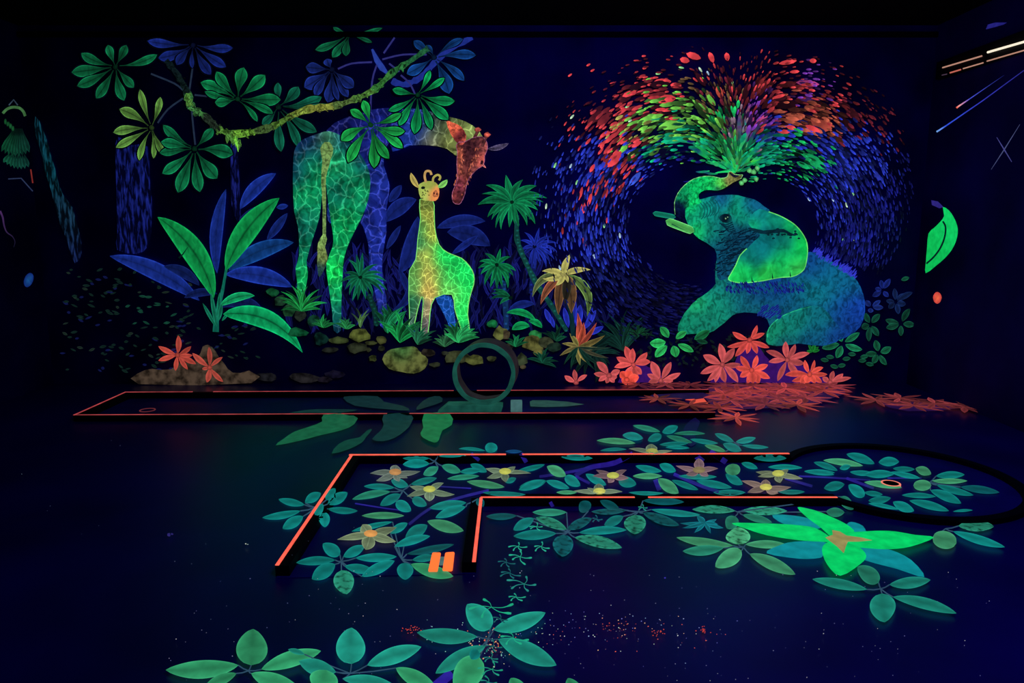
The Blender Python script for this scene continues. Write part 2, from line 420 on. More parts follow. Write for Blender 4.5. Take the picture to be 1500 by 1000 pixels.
for x, y in ((278, 148), (276, 140), (345, 203), (350, 208), (335, 200)):
    for k in range(6): P.leaf(x + random.uniform(-5, 5), y - 4, x + random.uniform(-7, 7), y + random.uniform(4, 12), 4, (70, 120, 50), n=4)
P.stroke([(343, 200), (347, 212), (349, 222)], 5, (110, 190, 60))
part(P, 'painted_branch', M_MOSS, 'mossy yellow-green branch sagging across the leaves')
# plants with long blades
P = Paint()
BL = (22, 44, 132)
for b in [((292, 440), (161, 375), 26, .07), ((318, 400), (331, 277), 19, -.06), ((352, 306), (404, 254), 20, -.08), ((350, 322), (390, 300), 12, 0), ((391, 352), (421, 312), 13, 0), ((405, 304), (422, 301), 8, 0),
          ((335, 396), (430, 355), 25, -.08), ((330, 402), (428, 420), 25, -.08), ((292, 418), (240, 390), 16, .1), ((322, 450), (388, 462), 18, -.2), ((318, 430), (270, 436), 12, .1)]:
    c = BL if b[1][0] != 430 else (16, 62, 130)
    q = random.uniform(.75, 1.1)
    if b[1][0] in (240, 270, 388, 390): q = .6
    P.leaf(*b[0], *b[1], b[2], tuple(v * q for v in c), bend=b[3], shape='ell', edge=1.35, vein=.7, n=14)
part(P, 'painted_banana_leaves', M_LEAF, 'blue banana leaves behind the green banana plant')
P = Paint()
GL = (14, 142, 70)
P.stroke(catmull([(316, 486), (318, 460), (326, 425), (333, 385)], 4, False), [9, 9, 8, 7, 7, 6, 6, 5, 5, 4, 4, 4, 4], (14, 100, 84))
P.leaf(313, 436, 231, 318, 34, GL, bend=.1, shape='ell', edge=1.25, n=16)
P.leaf(331, 396, 409, 290, 33, GL, bend=-.08, shape='ell', edge=1.25, n=16)
P.leaf(322, 448, 373, 433, 13, (18, 150, 92), bend=-.1)
P.leaf(325, 470, 336, 456, 4, (14, 120, 84))
P.leaf(327, 460, 443, 516, 29, (12, 158, 92), bend=-.16, shape='lan', edge=1.3, n=16)
for a in ((316, 478, 297, 444, 5), (317, 478, 309, 428, 6), (319, 470, 322, 428, 6), (320, 470, 325, 445, 6)): P.leaf(a[0], a[1], a[2], a[3], a[4], (18, 112, 84))
P.stroke([(275, 362), (268, 372), (262, 378)][::-1], 3, (4, 30, 30))
part(P, 'painted_banana_plant', M_LEAF, 'green banana plant with four broad leaves')
P = Paint()
for b in [((570, 296), (588, 271), 13, 0), ((565, 325), (610, 292), 23, -.1), ((584, 400), (612, 317), 27, .08), ((566, 365), (587, 330), 10, 0), ((640, 334), (711, 324), 18, -.08), ((655, 340), (718, 360), 27, -.1), ((662, 372), (700, 345), 10, 0),
          ((600, 430), (586, 395), 10, 0), ((575, 455), (600, 405), 12, .2), ((745, 455), (783, 445), 12, -.1)]:
    q = random.uniform(.8, 1.05); P.leaf(*b[0], *b[1], b[2], tuple(v * q for v in (20, 36, 118)), bend=b[3], edge=1.3, vein=.7, n=12)
part(P, 'painted_banana_leaves', M_LEAF, 'blue leaves either side of the giraffe calf')

# --- big giraffe
GA = [(500, 205, 14, (14, 90, 110)), (455, 205, 14, (14, 30, 84)), (520, 220, 10, (14, 60, 90)), (465, 225, 9, (12, 90, 90)), (478, 205, 12, (80, 150, 90)), (437, 215, 16, (14, 44, 90)), (432, 250, 14, (10, 40, 80)), (455, 240, 16, (10, 150, 90)), (452, 285, 20, (10, 150, 90)), (440, 330, 16, (10, 90, 80)), (460, 320, 12, (20, 150, 110)),
      (450, 370, 14, (12, 130, 90)), (443, 405, 14, (16, 170, 90)), (515, 250, 18, (14, 130, 90)), (500, 235, 12, (30, 170, 100)), (535, 235, 12, (14, 60, 100)), (525, 290, 20, (10, 150, 90)), (495, 290, 14, (8, 80, 80)), (500, 320, 18, (10, 170, 90)),
      (535, 300, 10, (16, 120, 90)), (500, 360, 18, (14, 160, 90)), (488, 395, 14, (20, 220, 90)), (492, 430, 14, (14, 160, 90)), (495, 460, 12, (16, 110, 100)), (494, 485, 8, (14, 60, 90))]
giraffe = Paint()
BLU = [(550, 250, 25, (26, 44, 138)), (555, 310, 25, (26, 40, 136)), (553, 350, 20, (28, 46, 150)), (553, 400, 25, (32, 50, 160)), (560, 470, 20, (30, 42, 136)), (500, 180, 25, (18, 24, 90)), (540, 200, 20, (24, 36, 130))]
giraffe.poly([(484, 296), (480, 300), (480, 322), (488, 326), (494, 300)], (24, 60, 150))
giraffe.poly([(475, 200), (490, 180), (520, 168), (548, 160), (580, 158), (600, 165), (590, 185), (572, 205), (564, 222), (562, 242), (571, 272), (566, 306), (566, 340), (560, 378), (561, 410), (566, 440), (566, 476), (557, 477), (552, 440), (546, 415), (541, 392), (540, 360), (532, 332), (528, 324), (536, 300), (520, 240), (500, 210)], field(BLU), step=4)
rear = [(437, 434), (435, 410), (433, 392), (438, 374), (437, 334), (431, 310), (429, 264), (430, 230), (433, 216), (441, 206), (454, 200), (468, 195), (482, 192), (500, 199), (518, 214), (532, 232), (541, 252), (542, 278), (536, 304), (526, 326), (512, 354), (504, 378), (502, 400), (500, 440), (499, 484), (489, 484), (487, 460), (483, 430), (480, 410), (478, 386), (487, 362), (488, 345), (484, 320), (480, 290), (476, 262), (471, 290), (468, 318), (458, 350), (449, 382), (451, 398), (449, 415), (442, 438)]
giraffe.poly(rear, field(GA, .08), step=3.5)
gir = part(giraffe, 'painted_giraffe', M_HIDE, 'adult giraffe seen from behind, green rump, blue forelegs, head bent down')
P = Paint()
P.poly([(572, 190), (590, 162), (615, 160), (640, 166), (662, 172), (682, 178), (702, 192), (712, 215), (700, 225), (682, 225), (668, 228), (655, 218), (632, 213), (600, 213), (575, 222)],
       field([(585, 190, 18, (26, 50, 150)), (610, 185, 14, (30, 60, 140)), (640, 185, 12, (70, 90, 70)), (655, 200, 14, (110, 120, 60)), (630, 205, 10, (110, 110, 90)), (690, 190, 14, (130, 150, 80))]), step=4)
part(P, 'neck', M_HIDE, 'neck shading from blue to yellow-olive', gir)
P = Paint()
hd = [(668, 214), (670, 222), (669, 240), (670, 262), (665, 276), (662, 286), (664, 296), (670, 299), (675, 297), (681, 284), (684, 268), (690, 257), (700, 247), (708, 242), (710, 232), (710, 228), (714, 218), (713, 208), (706, 200), (692, 202), (680, 208), (672, 208)]
P.poly(hd, field([(671, 225, 5, (170, 84, 60)), (690, 222, 9, (62, 28, 32)), (704, 234, 6, (190, 86, 74)), (711, 215, 5, (160, 80, 76)), (685, 245, 6, (90, 40, 40)), (675, 250, 5, (150, 74, 62)), (696, 250, 4, (140, 70, 66)), (672, 270, 6, (150, 62, 80)), (680, 265, 5, (100, 42, 40)), (672, 287, 7, (72, 30, 34)), (664, 288, 4, (170, 70, 70))]), step=2.5)
P.poly([(654, 178), (662, 179), (675, 185), (683, 198), (680, 210), (672, 212), (660, 196)], field([(660, 185, 8, (225, 100, 70)), (674, 200, 5, (90, 30, 34)), (682, 205, 4, (220, 100, 80))]), step=2.5)
P.leaf(714, 218, 745, 210, 8, (70, 62, 90), bend=.06, edge=1.6, vein=.5)
for a in ([(692, 208), (698, 196), (700, 191)], [(706, 215), (711, 202), (713, 197)]): P.stroke(a, 5, (80, 40, 38), taper=False)
P.blob(700, 190, 5, 3.5, (235, 105, 90)); P.blob(714, 197, 4.5, 3.5, (230, 100, 85))
for k in range(60):
    y = random.uniform(212, 284); x = 692 - (y - 212) * .3 + random.choice((-1, 1)) * random.uniform(6, 14 - (y - 212) * .08)
    P.leaf(x, y, x + random.uniform(-2, 2), y + random.uniform(3, 7), 1.6, random.choice(((214, 110, 84), (200, 96, 70), (90, 34, 36))), n=3)
P.outline(hd, .8, (150, 84, 120))
P.leaf(702, 236, 712, 246, 3, (210, 110, 110)); P.blob(706, 238, 2.2, 3.4, (50, 16, 26))
part(P, 'head', M_MOSS, 'orange-red head with dark face', gir)
P = Paint()
P.stroke(catmull([(479, 208), (478, 235), (474, 260), (475, 300), (475, 345)], 5, False), [7, 14, 19, 18, 15, 12, 11, 10, 9, 8, 7, 7, 6, 6, 6, 5, 5, 5, 5, 5, 5], (106, 140, 76))
P.poly([(474, 342), (479, 350), (476, 362), (480, 376), (476, 392), (468, 406), (465, 395), (465, 370), (466, 356)], field([(472, 352, 6, (130, 170, 90)), (474, 375, 8, (110, 130, 70)), (468, 398, 8, (30, 60, 60))]), step=3)
part(P, 'tail', M_MOSS, 'yellow-green tail with a long tuft', gir)

# --- palms
def palm(c, tips, w, rgb, trunk, tc, label, name='painted_palm_tree', droop=0, gap=.05, shape='lan'):
    P = Paint()
    if trunk:
        q = catmull(trunk, 4, False); P.stroke(q, [7 + random.uniform(-1, 2) for _ in q], tc)
        for i in range(0, len(q), 1): P.blob(q[i][0] + random.uniform(-2, 2), q[i][1], 2.5, 2, tuple(v * 1.8 for v in tc))
    for t in tips:
        sgn = 1 if t[0] > c[0] else -1
        b = -.13 * sgn if abs(t[0] - c[0]) > 12 else 0
        q = random.uniform(.75, 1.15)
        ww = t[2] if len(t) > 2 else w
        P.leaf(c[0] + (t[0] - c[0]) * gap, c[1] + (t[1] - c[1]) * gap, t[0], t[1], ww, tuple(v * q for v in rgb), bend=b, shape=shape, edge=1.45)
    P.blob(c[0], c[1], 3, 3, tuple(v * .3 for v in rgb))
    return part(P, name, M_LEAF, label)
palm((783, 361), [(790, 333, 5), (809, 346), (816, 356), (816, 368), (812, 380), (806, 386), (792, 388), (784, 395), (774, 390), (766, 376), (764, 366), (762, 352), (768, 340), (800, 392), (778, 396)], 5, (26, 42, 150), [(783, 370), (781, 400), (778, 430)], (14, 24, 80), 'small blue palm beside the tall green palm')
palm((750, 296), [(741, 256, 11), (766, 263, 10), (786, 272, 12), (801, 290, 8), (790, 284, 9), (791, 302, 7), (788, 308, 8), (784, 328, 10), (772, 330, 7), (760, 332, 7), (746, 333, 8), (734, 336, 7), (726, 334, 5), (714, 318, 10), (700, 300, 12), (712, 271, 11), (706, 284, 6), (720, 322, 6), (796, 296, 4), (754, 328, 6), (777, 322, 6)], 9, (14, 122, 72),
     [(757, 315), (757, 345), (762, 365), (774, 392), (786, 415), (806, 445), (830, 484)], (14, 62, 58), 'tall green palm with a leaning trunk')
palm((728, 388), [(733, 364, 6), (710, 371), (748, 376), (756, 397), (700, 393), (702, 383), (704, 402), (710, 418), (718, 421), (728, 424), (736, 420), (744, 422), (746, 408), (752, 404), (740, 398), (714, 410), (722, 412), (716, 380)], 6, (12, 116, 66), [(737, 412), (740, 440), (742, 482)], (16, 44, 84), 'squat green palm right of the calf')
palm((528, 406), [(510, 380, 6), (522, 372, 6), (531, 370, 6), (553, 387), (560, 400), (567, 425), (566, 412), (498, 414), (504, 400), (506, 423), (516, 441), (512, 432), (524, 440), (536, 438), (546, 434), (556, 424), (530, 424), (520, 424), (545, 392), (540, 430), (562, 432)], 5.5, (14, 102, 68), [(540, 432), (548, 452), (552, 476)], (10, 44, 40), 'dark green small palm before the blue foreleg')
palm((748, 436), [(720, 430), (722, 424), (730, 428), (736, 438), (718, 438), (732, 446)], 5, (12, 90, 56), None, None, 'little green tuft below the squat palm')

# --- calf
CA = [(625, 300, 8, (106, 125, 52)), (628, 320, 9, (177, 182, 73)), (615, 330, 8, (70, 148, 73)), (632, 345, 8, (177, 193, 73)), (615, 355, 9, (59, 148, 84)), (626, 375, 10, (188, 193, 84)), (608, 390, 9, (82, 159, 73)), (650, 375, 12, (23, 227, 94)), (670, 390, 12, (23, 216, 94)), (630, 400, 12, (200, 182, 84)),
      (655, 405, 12, (70, 193, 84)), (682, 405, 12, (23, 227, 94)), (606, 415, 9, (94, 170, 84)), (610, 445, 8, (35, 113, 73)), (604, 480, 10, (70, 113, 94)), (628, 425, 9, (224, 193, 94)), (624, 450, 8, (177, 159, 115)), (622, 482, 8, (106, 91, 94)), (660, 428, 10, (129, 239, 105)), (680, 435, 10, (47, 227, 94)), (680, 465, 10, (47, 250, 105)), (684, 482, 8, (23, 159, 94))]
P = Paint()
P.poly([(638, 434), (660, 434), (665, 455), (668, 480), (662, 489), (655, 470), (646, 452)], (20, 80, 170), step=4)
cb = [(615, 292), (616, 320), (612, 350), (609, 380), (600, 396), (599, 420), (599, 440), (600, 466), (598, 492), (605, 482), (612, 452), (618, 434), (620, 442), (618, 466), (617, 494), (627, 488), (630, 458), (637, 436), (662, 431), (666, 452), (673, 474), (678, 486), (688, 486), (685, 460), (688, 436), (694, 416), (694, 402), (688, 390), (676, 378), (656, 370), (643, 358), (637, 334), (636, 310), (634, 294)]
P.poly(cb, field(CA, .05), step=3)
calf = part(P, 'painted_giraffe', M_HIDE2, 'small yellow-green giraffe calf standing, facing forward')
P = Paint(); P.outline(cb, 1.1, (130, 230, 110)); part(P, 'outline', M_FLAT, 'pale green outline', calf)
P = Paint()
P.poly([(613, 272), (617, 268), (626, 265), (638, 267), (643, 275), (643, 287), (638, 294), (628, 294), (619, 293), (614, 284)], field([(620, 280, 7, (170, 190, 90)), (636, 284, 5, (235, 140, 80)), (628, 270, 5, (150, 160, 70))]), step=2)
P.leaf(614, 275, 602, 253, 8, (190, 170, 90), bend=-.08, edge=1.2); P.leaf(641, 274, 655, 263, 8, (130, 210, 100), bend=.1, edge=1.3)
P.stroke(catmull([(624, 267), (622, 258), (624, 251), (630, 251), (632, 256)], 3, False), 3.4, (190, 150, 90), taper=False)
P.stroke(catmull([(634, 267), (635, 260), (641, 256), (645, 259), (643, 264)], 3, False), 3.2, (170, 160, 80), taper=False)
P.blob(620, 275, 3.2, 2.4, (14, 26, 20)); P.blob(638, 284, 4.6, 5.4, (240, 140, 90)); P.blob(636, 283, 1.2, 1.6, (90, 40, 30)); P.blob(640, 284, 1.2, 1.6, (90, 40, 30))
for k in range(14): P.blob(random.uniform(616, 630), random.uniform(278, 291), .9, .8, (80, 80, 40))
part(P, 'head', M_FLAT, 'small face with eared head and orange muzzle', calf)

# bright leaf clusters in front of the neck
canopy((612, 139), [(575, 131, 11), (630, 103, 8), (651, 114, 11), (666, 148, 17), (657, 175, 15), (632, 190, 14), (607, 196, 15), (585, 184, 14), (569, 162, 12)], 13, (14, 146, 78), 'bright green leaf cluster before the giraffe neck')
canopy((543, 183), [(532, 147, 13), (513, 161, 13), (500, 206, 16), (510, 238, 16), (548, 246, 15), (570, 232, 13), (590, 217, 15), (593, 192, 15), (588, 166, 13)], 14, (28, 172, 76), 'brightest green leaf cluster over the giraffe back', edge=1.35)

# rocks
def rocks(lst, label):
    P = Paint()
    for x, y, rx, ry, c in lst: P.blob(x, y, rx, ry, c, n=11, jit=.2, c2=tuple(v * .75 for v in c))
    part(P, 'painted_rock', M_ROCK, label)
P = Paint()
P.poly([(560, 526), (568, 514), (580, 510), (606, 507), (614, 514), (627, 526), (622, 540), (606, 547), (586, 544), (570, 540)], field([(590, 512, 9, (50, 110, 56)), (600, 530, 20, (84, 90, 46))]), step=4)
part(P, 'painted_rock', M_ROCK, 'large olive boulder below the giraffes')
rocks([(528, 491, 15, 9, (90, 100, 44)), (497, 498, 14, 5, (54, 66, 34)), (522, 509, 15, 8, (44, 50, 34)), (558, 498, 7, 6, (66, 70, 36)), (546, 524, 6, 5, (64, 74, 36)), (543, 502, 9, 3, (54, 60, 32)), (540, 512, 4, 4, (44, 48, 30)), (559, 510, 5, 4, (40, 46, 30)), (484, 512, 12, 4, (30, 34, 28))], 'row of small olive stones under the big giraffe')
rocks([(436, 487, 14, 7, (14, 84, 50)), (424, 455, 9, 9, (30, 78, 46)), (410, 440, 9, 8, (30, 64, 44)), (460, 470, 9, 8, (16, 62, 44)), (400, 428, 10, 6, (16, 80, 46)), (470, 496, 10, 10, (12, 46, 40)), (440, 462, 8, 8, (34, 44, 36))], 'mossy green stones left of the big giraffe')
rocks([(733, 488, 11, 10, (104, 110, 56)), (722, 474, 8, 6, (20, 110, 60)), (742, 490, 6, 7, (80, 70, 50)), (747, 506, 6, 6, (44, 44, 34))], 'olive stone right of the calf')
rocks([(785, 492, 10, 9, (40, 130, 66)), (782, 504, 15, 12, (96, 96, 48)), (800, 502, 12, 8, (60, 66, 44)), (790, 516, 9, 5, (100, 96, 46)), (812, 508, 10, 7, (24, 44, 34))], 'mossy boulder right of the loop')
rocks([(668, 523, 19, 9, (60, 66, 40)), (695, 527, 13, 8, (84, 90, 44)), (720, 525, 7, 4, (58, 64, 38)), (765, 526, 9, 9, (54, 64, 42)), (766, 537, 4, 3, (74, 66, 46)), (637, 534, 8, 4, (40, 44, 30)), (628, 516, 10, 6, (44, 40, 32)), (652, 517, 6, 3, (40, 44, 34))], 'olive stones behind the loop')
rocks([(445, 553, 22, 7, (34, 32, 34)), (390, 552, 16, 6, (26, 26, 30)), (490, 548, 14, 6, (16, 14, 32)), (475, 556, 12, 4, (24, 20, 30))], 'dim grey stones low by the lane')

# ferns and grass tufts
def tuft(cx, cy, R, n, rgb, label, a0=-2.9, a1=-.25, w=4.5, name='painted_fern', squash=1, sh='lan'):
    P = Paint()
    for i in range(n):
        a = a0 + (a1 - a0) * (i + .5) / n + random.uniform(-.12, .12); L = R * random.uniform(.65, 1.05); q = random.uniform(.5, 1.2)
        P.leaf(cx, cy, cx + L * math.cos(a), cy + L * math.sin(a) * squash, w * random.uniform(.8, 1.3), tuple(v * q for v in rgb), bend=.12 * (1 if math.cos(a) < 0 else -1), shape=sh)
    part(P, name, M_LEAF, label)
tuft(442, 456, 42, 14, (24, 130, 60), 'bright fern at the foot of the green legs', a0=-3.1, a1=-.1)
tuft(474, 480, 20, 7, (26, 120, 60), 'small grass tuft among the stones')
tuft(508, 482, 20, 6, (30, 110, 60), 'grass tuft behind the olive stones')
tuft(528, 480, 30, 6, (70, 110, 60), 'pale thin grass blades above the stones', a0=-2.2, a1=-.8, w=3)
tuft(568, 488, 44, 10, (20, 110, 66), 'teal-green aloe leaves beside the blue leg', a0=-2.1, a1=-.9, w=8)
tuft(586, 502, 46, 14, (20, 128, 62), 'bright grass tuft under the calf', a0=-2.5, a1=-.3, w=6)
tuft(612, 505, 34, 10, (26, 90, 60), 'dim grass right of the boulder', a0=-2.4, a1=-.2)
tuft(652, 508, 26, 9, (40, 96, 60), 'dry grass left of the loop')
tuft(672, 502, 34, 14, (34, 140, 76), 'lush grass at the calf hind legs', a0=-2.6, a1=-.15, w=6)
tuft(756, 508, 20, 7, (20, 110, 64), 'small bright sprout between two stones')
tuft(795, 532, 24, 9, (14, 66, 48), 'dark fern below the mossy boulder', a0=-3.0, a1=.4)
tuft(815, 500, 26, 7, (14, 66, 46), 'dark fern above the mossy boulder')
tuft(915, 515, 62, 26, (12, 52, 44), 'tall dark green grass clump left of the coral flowers', a0=-2.9, a1=-.6, w=5)
tuft(936, 492, 24, 12, (14, 60, 36), 'small dark fern left of the elephant foot', a0=-3.4, a1=.2, w=3)
tuft(868, 520, 44, 14, (12, 46, 40), 'dark ground leaves under the spiky plant', a0=-1.2, a1=2.9, w=6)
P = Paint()
for t in [(742, 458, 785, 470, 10), (774, 470, 794, 480, 9), (750, 483, 776, 478, 12)]:
    P.leaf(*t[:4], t[4], (14, 142, 76), bend=-.15, edge=1.3)
part(P, 'painted_fern', M_LEAF, 'bright arched leaves above the mossy boulder')

# spiky plants
P = Paint()
for t in [(808, 474, 798, 452, 8), (812, 480, 806, 462, 6), (833, 480, 826, 450, 8), (846, 480, 850, 446, 11), (856, 482, 873, 454, 9), (862, 490, 884, 478, 8), (840, 478, 843, 440, 6), (860, 478, 868, 450, 6)]: P.leaf(*t[:4], t[4], (34, 46, 170), vein=.7)
part(P, 'painted_spiky_plant', M_LEAF, 'violet-blue blades behind the orange plant')
P = Paint()
for t in [(846, 458, 10, (180, 76, 56)), (855, 472, 10, (170, 70, 50)), (874, 472, 7, (150, 64, 48)), (886, 491, 8, (96, 84, 44)), (834, 488, 7, (120, 116, 60)), (823, 503, 6, (120, 110, 60)), (820, 521, 6, (106, 96, 54)), (850, 535, 7, (112, 110, 58)), (860, 531, 7, (140, 120, 64)), (880, 509, 6, (90, 84, 50)), (892, 524, 5, (60, 60, 44)), (896, 508, 4, (30, 50, 40)), (884, 538, 5, (16, 46, 38)), (872, 542, 4, (14, 50, 38)), (836, 542, 5, (14, 50, 38)), (826, 534, 5, (16, 50, 38))]:
    P.leaf(847, 508, t[0], t[1], t[2], t[3], shape='lan', bend=.05)
part(P, 'painted_spiky_plant', M_LEAF, 'orange and olive spiky plant')
P = Paint()
q = catmull([(833, 440), (837, 465), (840, 492)], 4, False); P.stroke(q, 7, (10, 40, 44), taper=False)
for t in [(780, 435, 11, (90, 104, 60), -.22), (792, 446, 12, (130, 74, 50), -.1), (860, 463, 14, (84, 112, 56), .22), (818, 461, 15, (96, 66, 40), -.03), (837, 459, 18, (92, 66, 40), .03), (828, 445, 14, (36, 34, 24), 0)]:
    P.leaf(824 if t[0] < 825 else 832, 403, t[0], t[1], t[2], t[3], bend=-t[4], shape='lan', edge=1.8, vein=.4)
for t in [(836, 372, 10), (865, 395, 9), (794, 397, 9), (795, 408, 8), (814, 418, 8), (832, 414, 6)]:
    P.leaf(826, 402, t[0], t[1], t[2], (190, 184, 100), bend=.08 * (1 if t[0] < 826 else -1) if t[1] < 400 else -.1, shape='lan', edge=1.1, vein=.75)
for k in range(5): P.blob(822 + k * 2.4, 401 + (k % 2) * 3, 1.8, 1.6, (210, 200, 120), c2=(40, 36, 20))
part(P, 'painted_palm_tree', M_LEAF, 'yellow palm with drooping brown leaves')

# dim leafy shrub right of the elephant
P = Paint()
for c, tips, rgb, w in [((1293, 425), [(1290, 410), (1304, 408), (1278, 434), (1302, 434), (1282, 422)], (20, 34, 110), 7), ((1312, 442), [(1310, 422), (1326, 430), (1298, 440), (1337, 428), (1327, 445), (1316, 460), (1302, 452)], (14, 30, 70), 8), ((1276, 450), [(1268, 440), (1290, 440), (1294, 450), (1275, 458)], (22, 40, 110), 7),
                        ((1275, 475), [(1268, 458), (1289, 460), (1262, 480), (1287, 492), (1273, 500)], (14, 66, 50), 9), ((1320, 474), [(1297, 468), (1333, 452), (1298, 480), (1340, 476), (1320, 492)], (14, 62, 46), 9),
                        ((1287, 517), [(1282, 498), (1305, 508), (1268, 518), (1278, 532), (1299, 534)], (18, 84, 58), 9), ((1234, 503), [(1230, 484), (1259, 487), (1204, 510), (1225, 524), (1263, 512)], (22, 112, 74), 10)]:
    fan(P, c, tips, w, rgb, shape='ell', gap=.15)
for x, y in ((1242, 518), (1234, 526), (1216, 535), (1260, 523), (1202, 526), (1268, 532), (1257, 528), (1227, 536), (1320, 410), (1210, 522)): P.leaf(x, y, x + 12, y + random.uniform(-4, 4), 6, (16, 76, 54))
part(P, 'painted_shrub', M_LEAF, 'dark leafy shrub right of the elephant')
P = Paint()
for k in range(9): P.leaf(1190, 515, 1190 + random.uniform(-16, 12), 506 + random.uniform(-4, 8), 4, (20, 110, 40))
part(P, 'painted_fern', M_LEAF, 'tiny green sprout under the elephant')
P = Paint()
for k in range(150):
    x = random.uniform(930, 1130); y = random.uniform(490, 540); P.leaf(x, y, x + random.uniform(-9, 9), y - random.uniform(2, 9), 3, (10, 26, 26), n=4)
part(P, 'painted_undergrowth', M_FLAT, 'almost black ground cover under the elephant')

# --- water spray
RD = (236, 70, 76); DR = (118, 34, 50); YG = (120, 212, 78); TE = (18, 180, 128); GR = (30, 205, 105); BB = (44, 62, 205); DB = (26, 30, 130); PU = (130, 60, 185); BN = (112, 84, 52); OR = (188, 88, 66); YL = (176, 172, 84); LB = (60, 90, 220)
SA = [(900, 165, 25, RD, 3), (875, 190, 22, RD, 1.5), (925, 130, 25, RD, 2), (985, 105, 30, RD, 1.5), (1010, 85, 20, RD, 1), (960, 145, 22, RD, 3), (900, 230, 20, RD, 4), (885, 260, 20, RD, 1.5), (868, 300, 24, RD, .5), (875, 130, 25, DR, 1.2),
      (950, 175, 20, YG, 6), (990, 178, 22, YG, 7), (1015, 165, 18, YG, 4), (928, 195, 14, YL, 4), (918, 215, 12, YG, 2), (985, 205, 18, TE, 7), (955, 222, 16, TE, 3), (1035, 208, 18, GR, 5), (1050, 190, 14, YG, 3), (1025, 215, 12, TE, 3),
      (850, 248, 26, BB, 2.5), (868, 218, 22, BB, 1.2), (900, 285, 30, BB, 4), (925, 255, 24, BB, 3), (960, 240, 22, BB, 4), (1000, 232, 18, DB, 4), (880, 340, 35, BB, 4), (920, 325, 25, DB, 4), (910, 385, 30, BB, 3), (945, 420, 40, DB, 4), (985, 445, 30, DB, 4), (1010, 425, 20, DB, 3),
      (1060, 110, 30, DR, 4), (1080, 90, 25, RD, 1.5), (1030, 130, 20, BN, 4), (1052, 150, 14, BN, 3), (1060, 165, 14, GR, 2), (1110, 110, 25, RD, 1.5), (1150, 95, 25, RD, 2.2), (1160, 130, 22, DR, 4), (1185, 122, 18, PU, 3), (1140, 150, 20, RD, 2), (1110, 160, 16, PU, 3), (1100, 182, 14, PU, 4), (1118, 178, 12, RD, 2),
      (1085, 185, 14, (150, 120, 140), 4), (1165, 165, 16, OR, 4), (1205, 182, 16, OR, 7), (1215, 140, 22, RD, 1.5), (1133, 198, 16, BB, 4), (1170, 212, 16, GR, 4), (1192, 236, 16, (24, 170, 96), 7), (1130, 225, 16, TE, 5), (1100, 222, 16, TE, 5), (1080, 232, 14, GR, 6), (1155, 200, 16, BB, 3), (1222, 212, 18, BB, 6), (1242, 245, 24, BB, 6),
      (1185, 270, 20, BB, 3), (1155, 262, 14, GR, 2.5), (1210, 300, 30, BB, 5), (1200, 335, 30, DB, 5), (1240, 310, 30, DB, 4), (1275, 300, 30, DB, 3), (1135, 252, 14, TE, 3), (1250, 170, 25, DR, 1.5), (1285, 165, 20, DR, 1), (1240, 350, 30, DB, 3)]
def scol(x, y):
    ws = [a[4] * math.exp(-((x - a[0]) ** 2 + (y - a[1]) ** 2) / (2 * a[2] ** 2)) for a in SA]; t = sum(ws)
    if t < 1e-6: return DB
    r = random.random() * t
    for w, a in zip(ws, SA):
        r -= w
        if r <= 0: return a[3]
    return DB
O = (1078, 252)
def sdir(x, y):
    CL, CR = (1015, 330), (1125, 335)
    c = CL if x < 1076 else CR
    vx, vy = x - c[0], y - c[1]
    tx, ty = (-vy, vx) if x >= 1076 else (vy, -vx)       # travel direction away from the trunk
    l = math.hypot(tx, ty) or 1; tx /= l; ty /= l
    rx, ry = x - O[0], y - O[1]; rl = math.hypot(rx, ry) or 1; rx /= rl; ry /= rl
    up = max(0, -ry) ** 3 if y < 230 else 0
    k = up * (.9 if abs(x - 1076) < 60 else .35); k = max(k, math.exp(-rl / 45))
    return math.atan2(ty * (1 - k) + ry * k, tx * (1 - k) + rx * k)
P = Paint()
for k in range(300):       # broad thin washes under the drops
    x = random.uniform(870, 1250); y = random.uniform(80, 300)
    dl = math.hypot(x - 1015, y - 330); dr = math.hypot(x - 1125, y - 335)
    if not ((x < 1078 and 110 < dl < 225) or (x >= 1078 and 100 < dr < 215)): continue
    if math.hypot(x - 1078, y - 252) < 30 or (y > 250 and 945 < x < 1150): continue
    q = random.uniform(.12, .5); a = sdir(x, y); c = tuple(v * q for v in scol(x, y)); L = random.uniform(12, 30)
    P.drop(x, y, a, L, L * random.uniform(.25, .4), c)
for k in range(120):       # streams curling out of the trunk
    a = -math.pi / 2 + random.gauss(0, .75); r0 = random.uniform(3, 75) * random.random() ** .5
    x, y = O[0] + 3 * math.cos(a), O[1] + 3 * math.sin(a); pts = []; trav = 0; Ls = random.uniform(16, 46); h = a
    while trav < r0 + Ls:
        if trav >= r0: pts.append((x, y))
        b = sdir(x, y); dd = (b - h + math.pi) % (2 * math.pi) - math.pi; h += dd * min(.35, trav / 300) + .09 * math.sin(trav / 11 + k)
        x += 4 * math.cos(h); y += 4 * math.sin(h); trav += 4
    if len(pts) < 4: continue
    n = len(pts); c = [tuple(v * random.uniform(.8, 1.0) * (1 if random.random() < .8 else .6) for v in (random.choice((GR, TE, (90, 225, 100))) if math.dist(p, O) < 38 else scol(*p))) for p in pts]
    q = random.uniform(.4, 1.1); c = [tuple(v * q for v in cc) for cc in c]
    for i in range(1, n): c[i] = tuple(.6 * c[i - 1][m] + .4 * c[i][m] for m in range(3))
    W = random.uniform(2.5, 6.5); P.stroke(pts, [max(.6, W * math.sin(math.pi * (i + .6) / n) ** .7 * random.uniform(.8, 1.2)) for i in range(n)], c)
    if P.d > OFF['w'] + .005: P.d = OFF['w']
made = 0; tries = 0
cells = {}
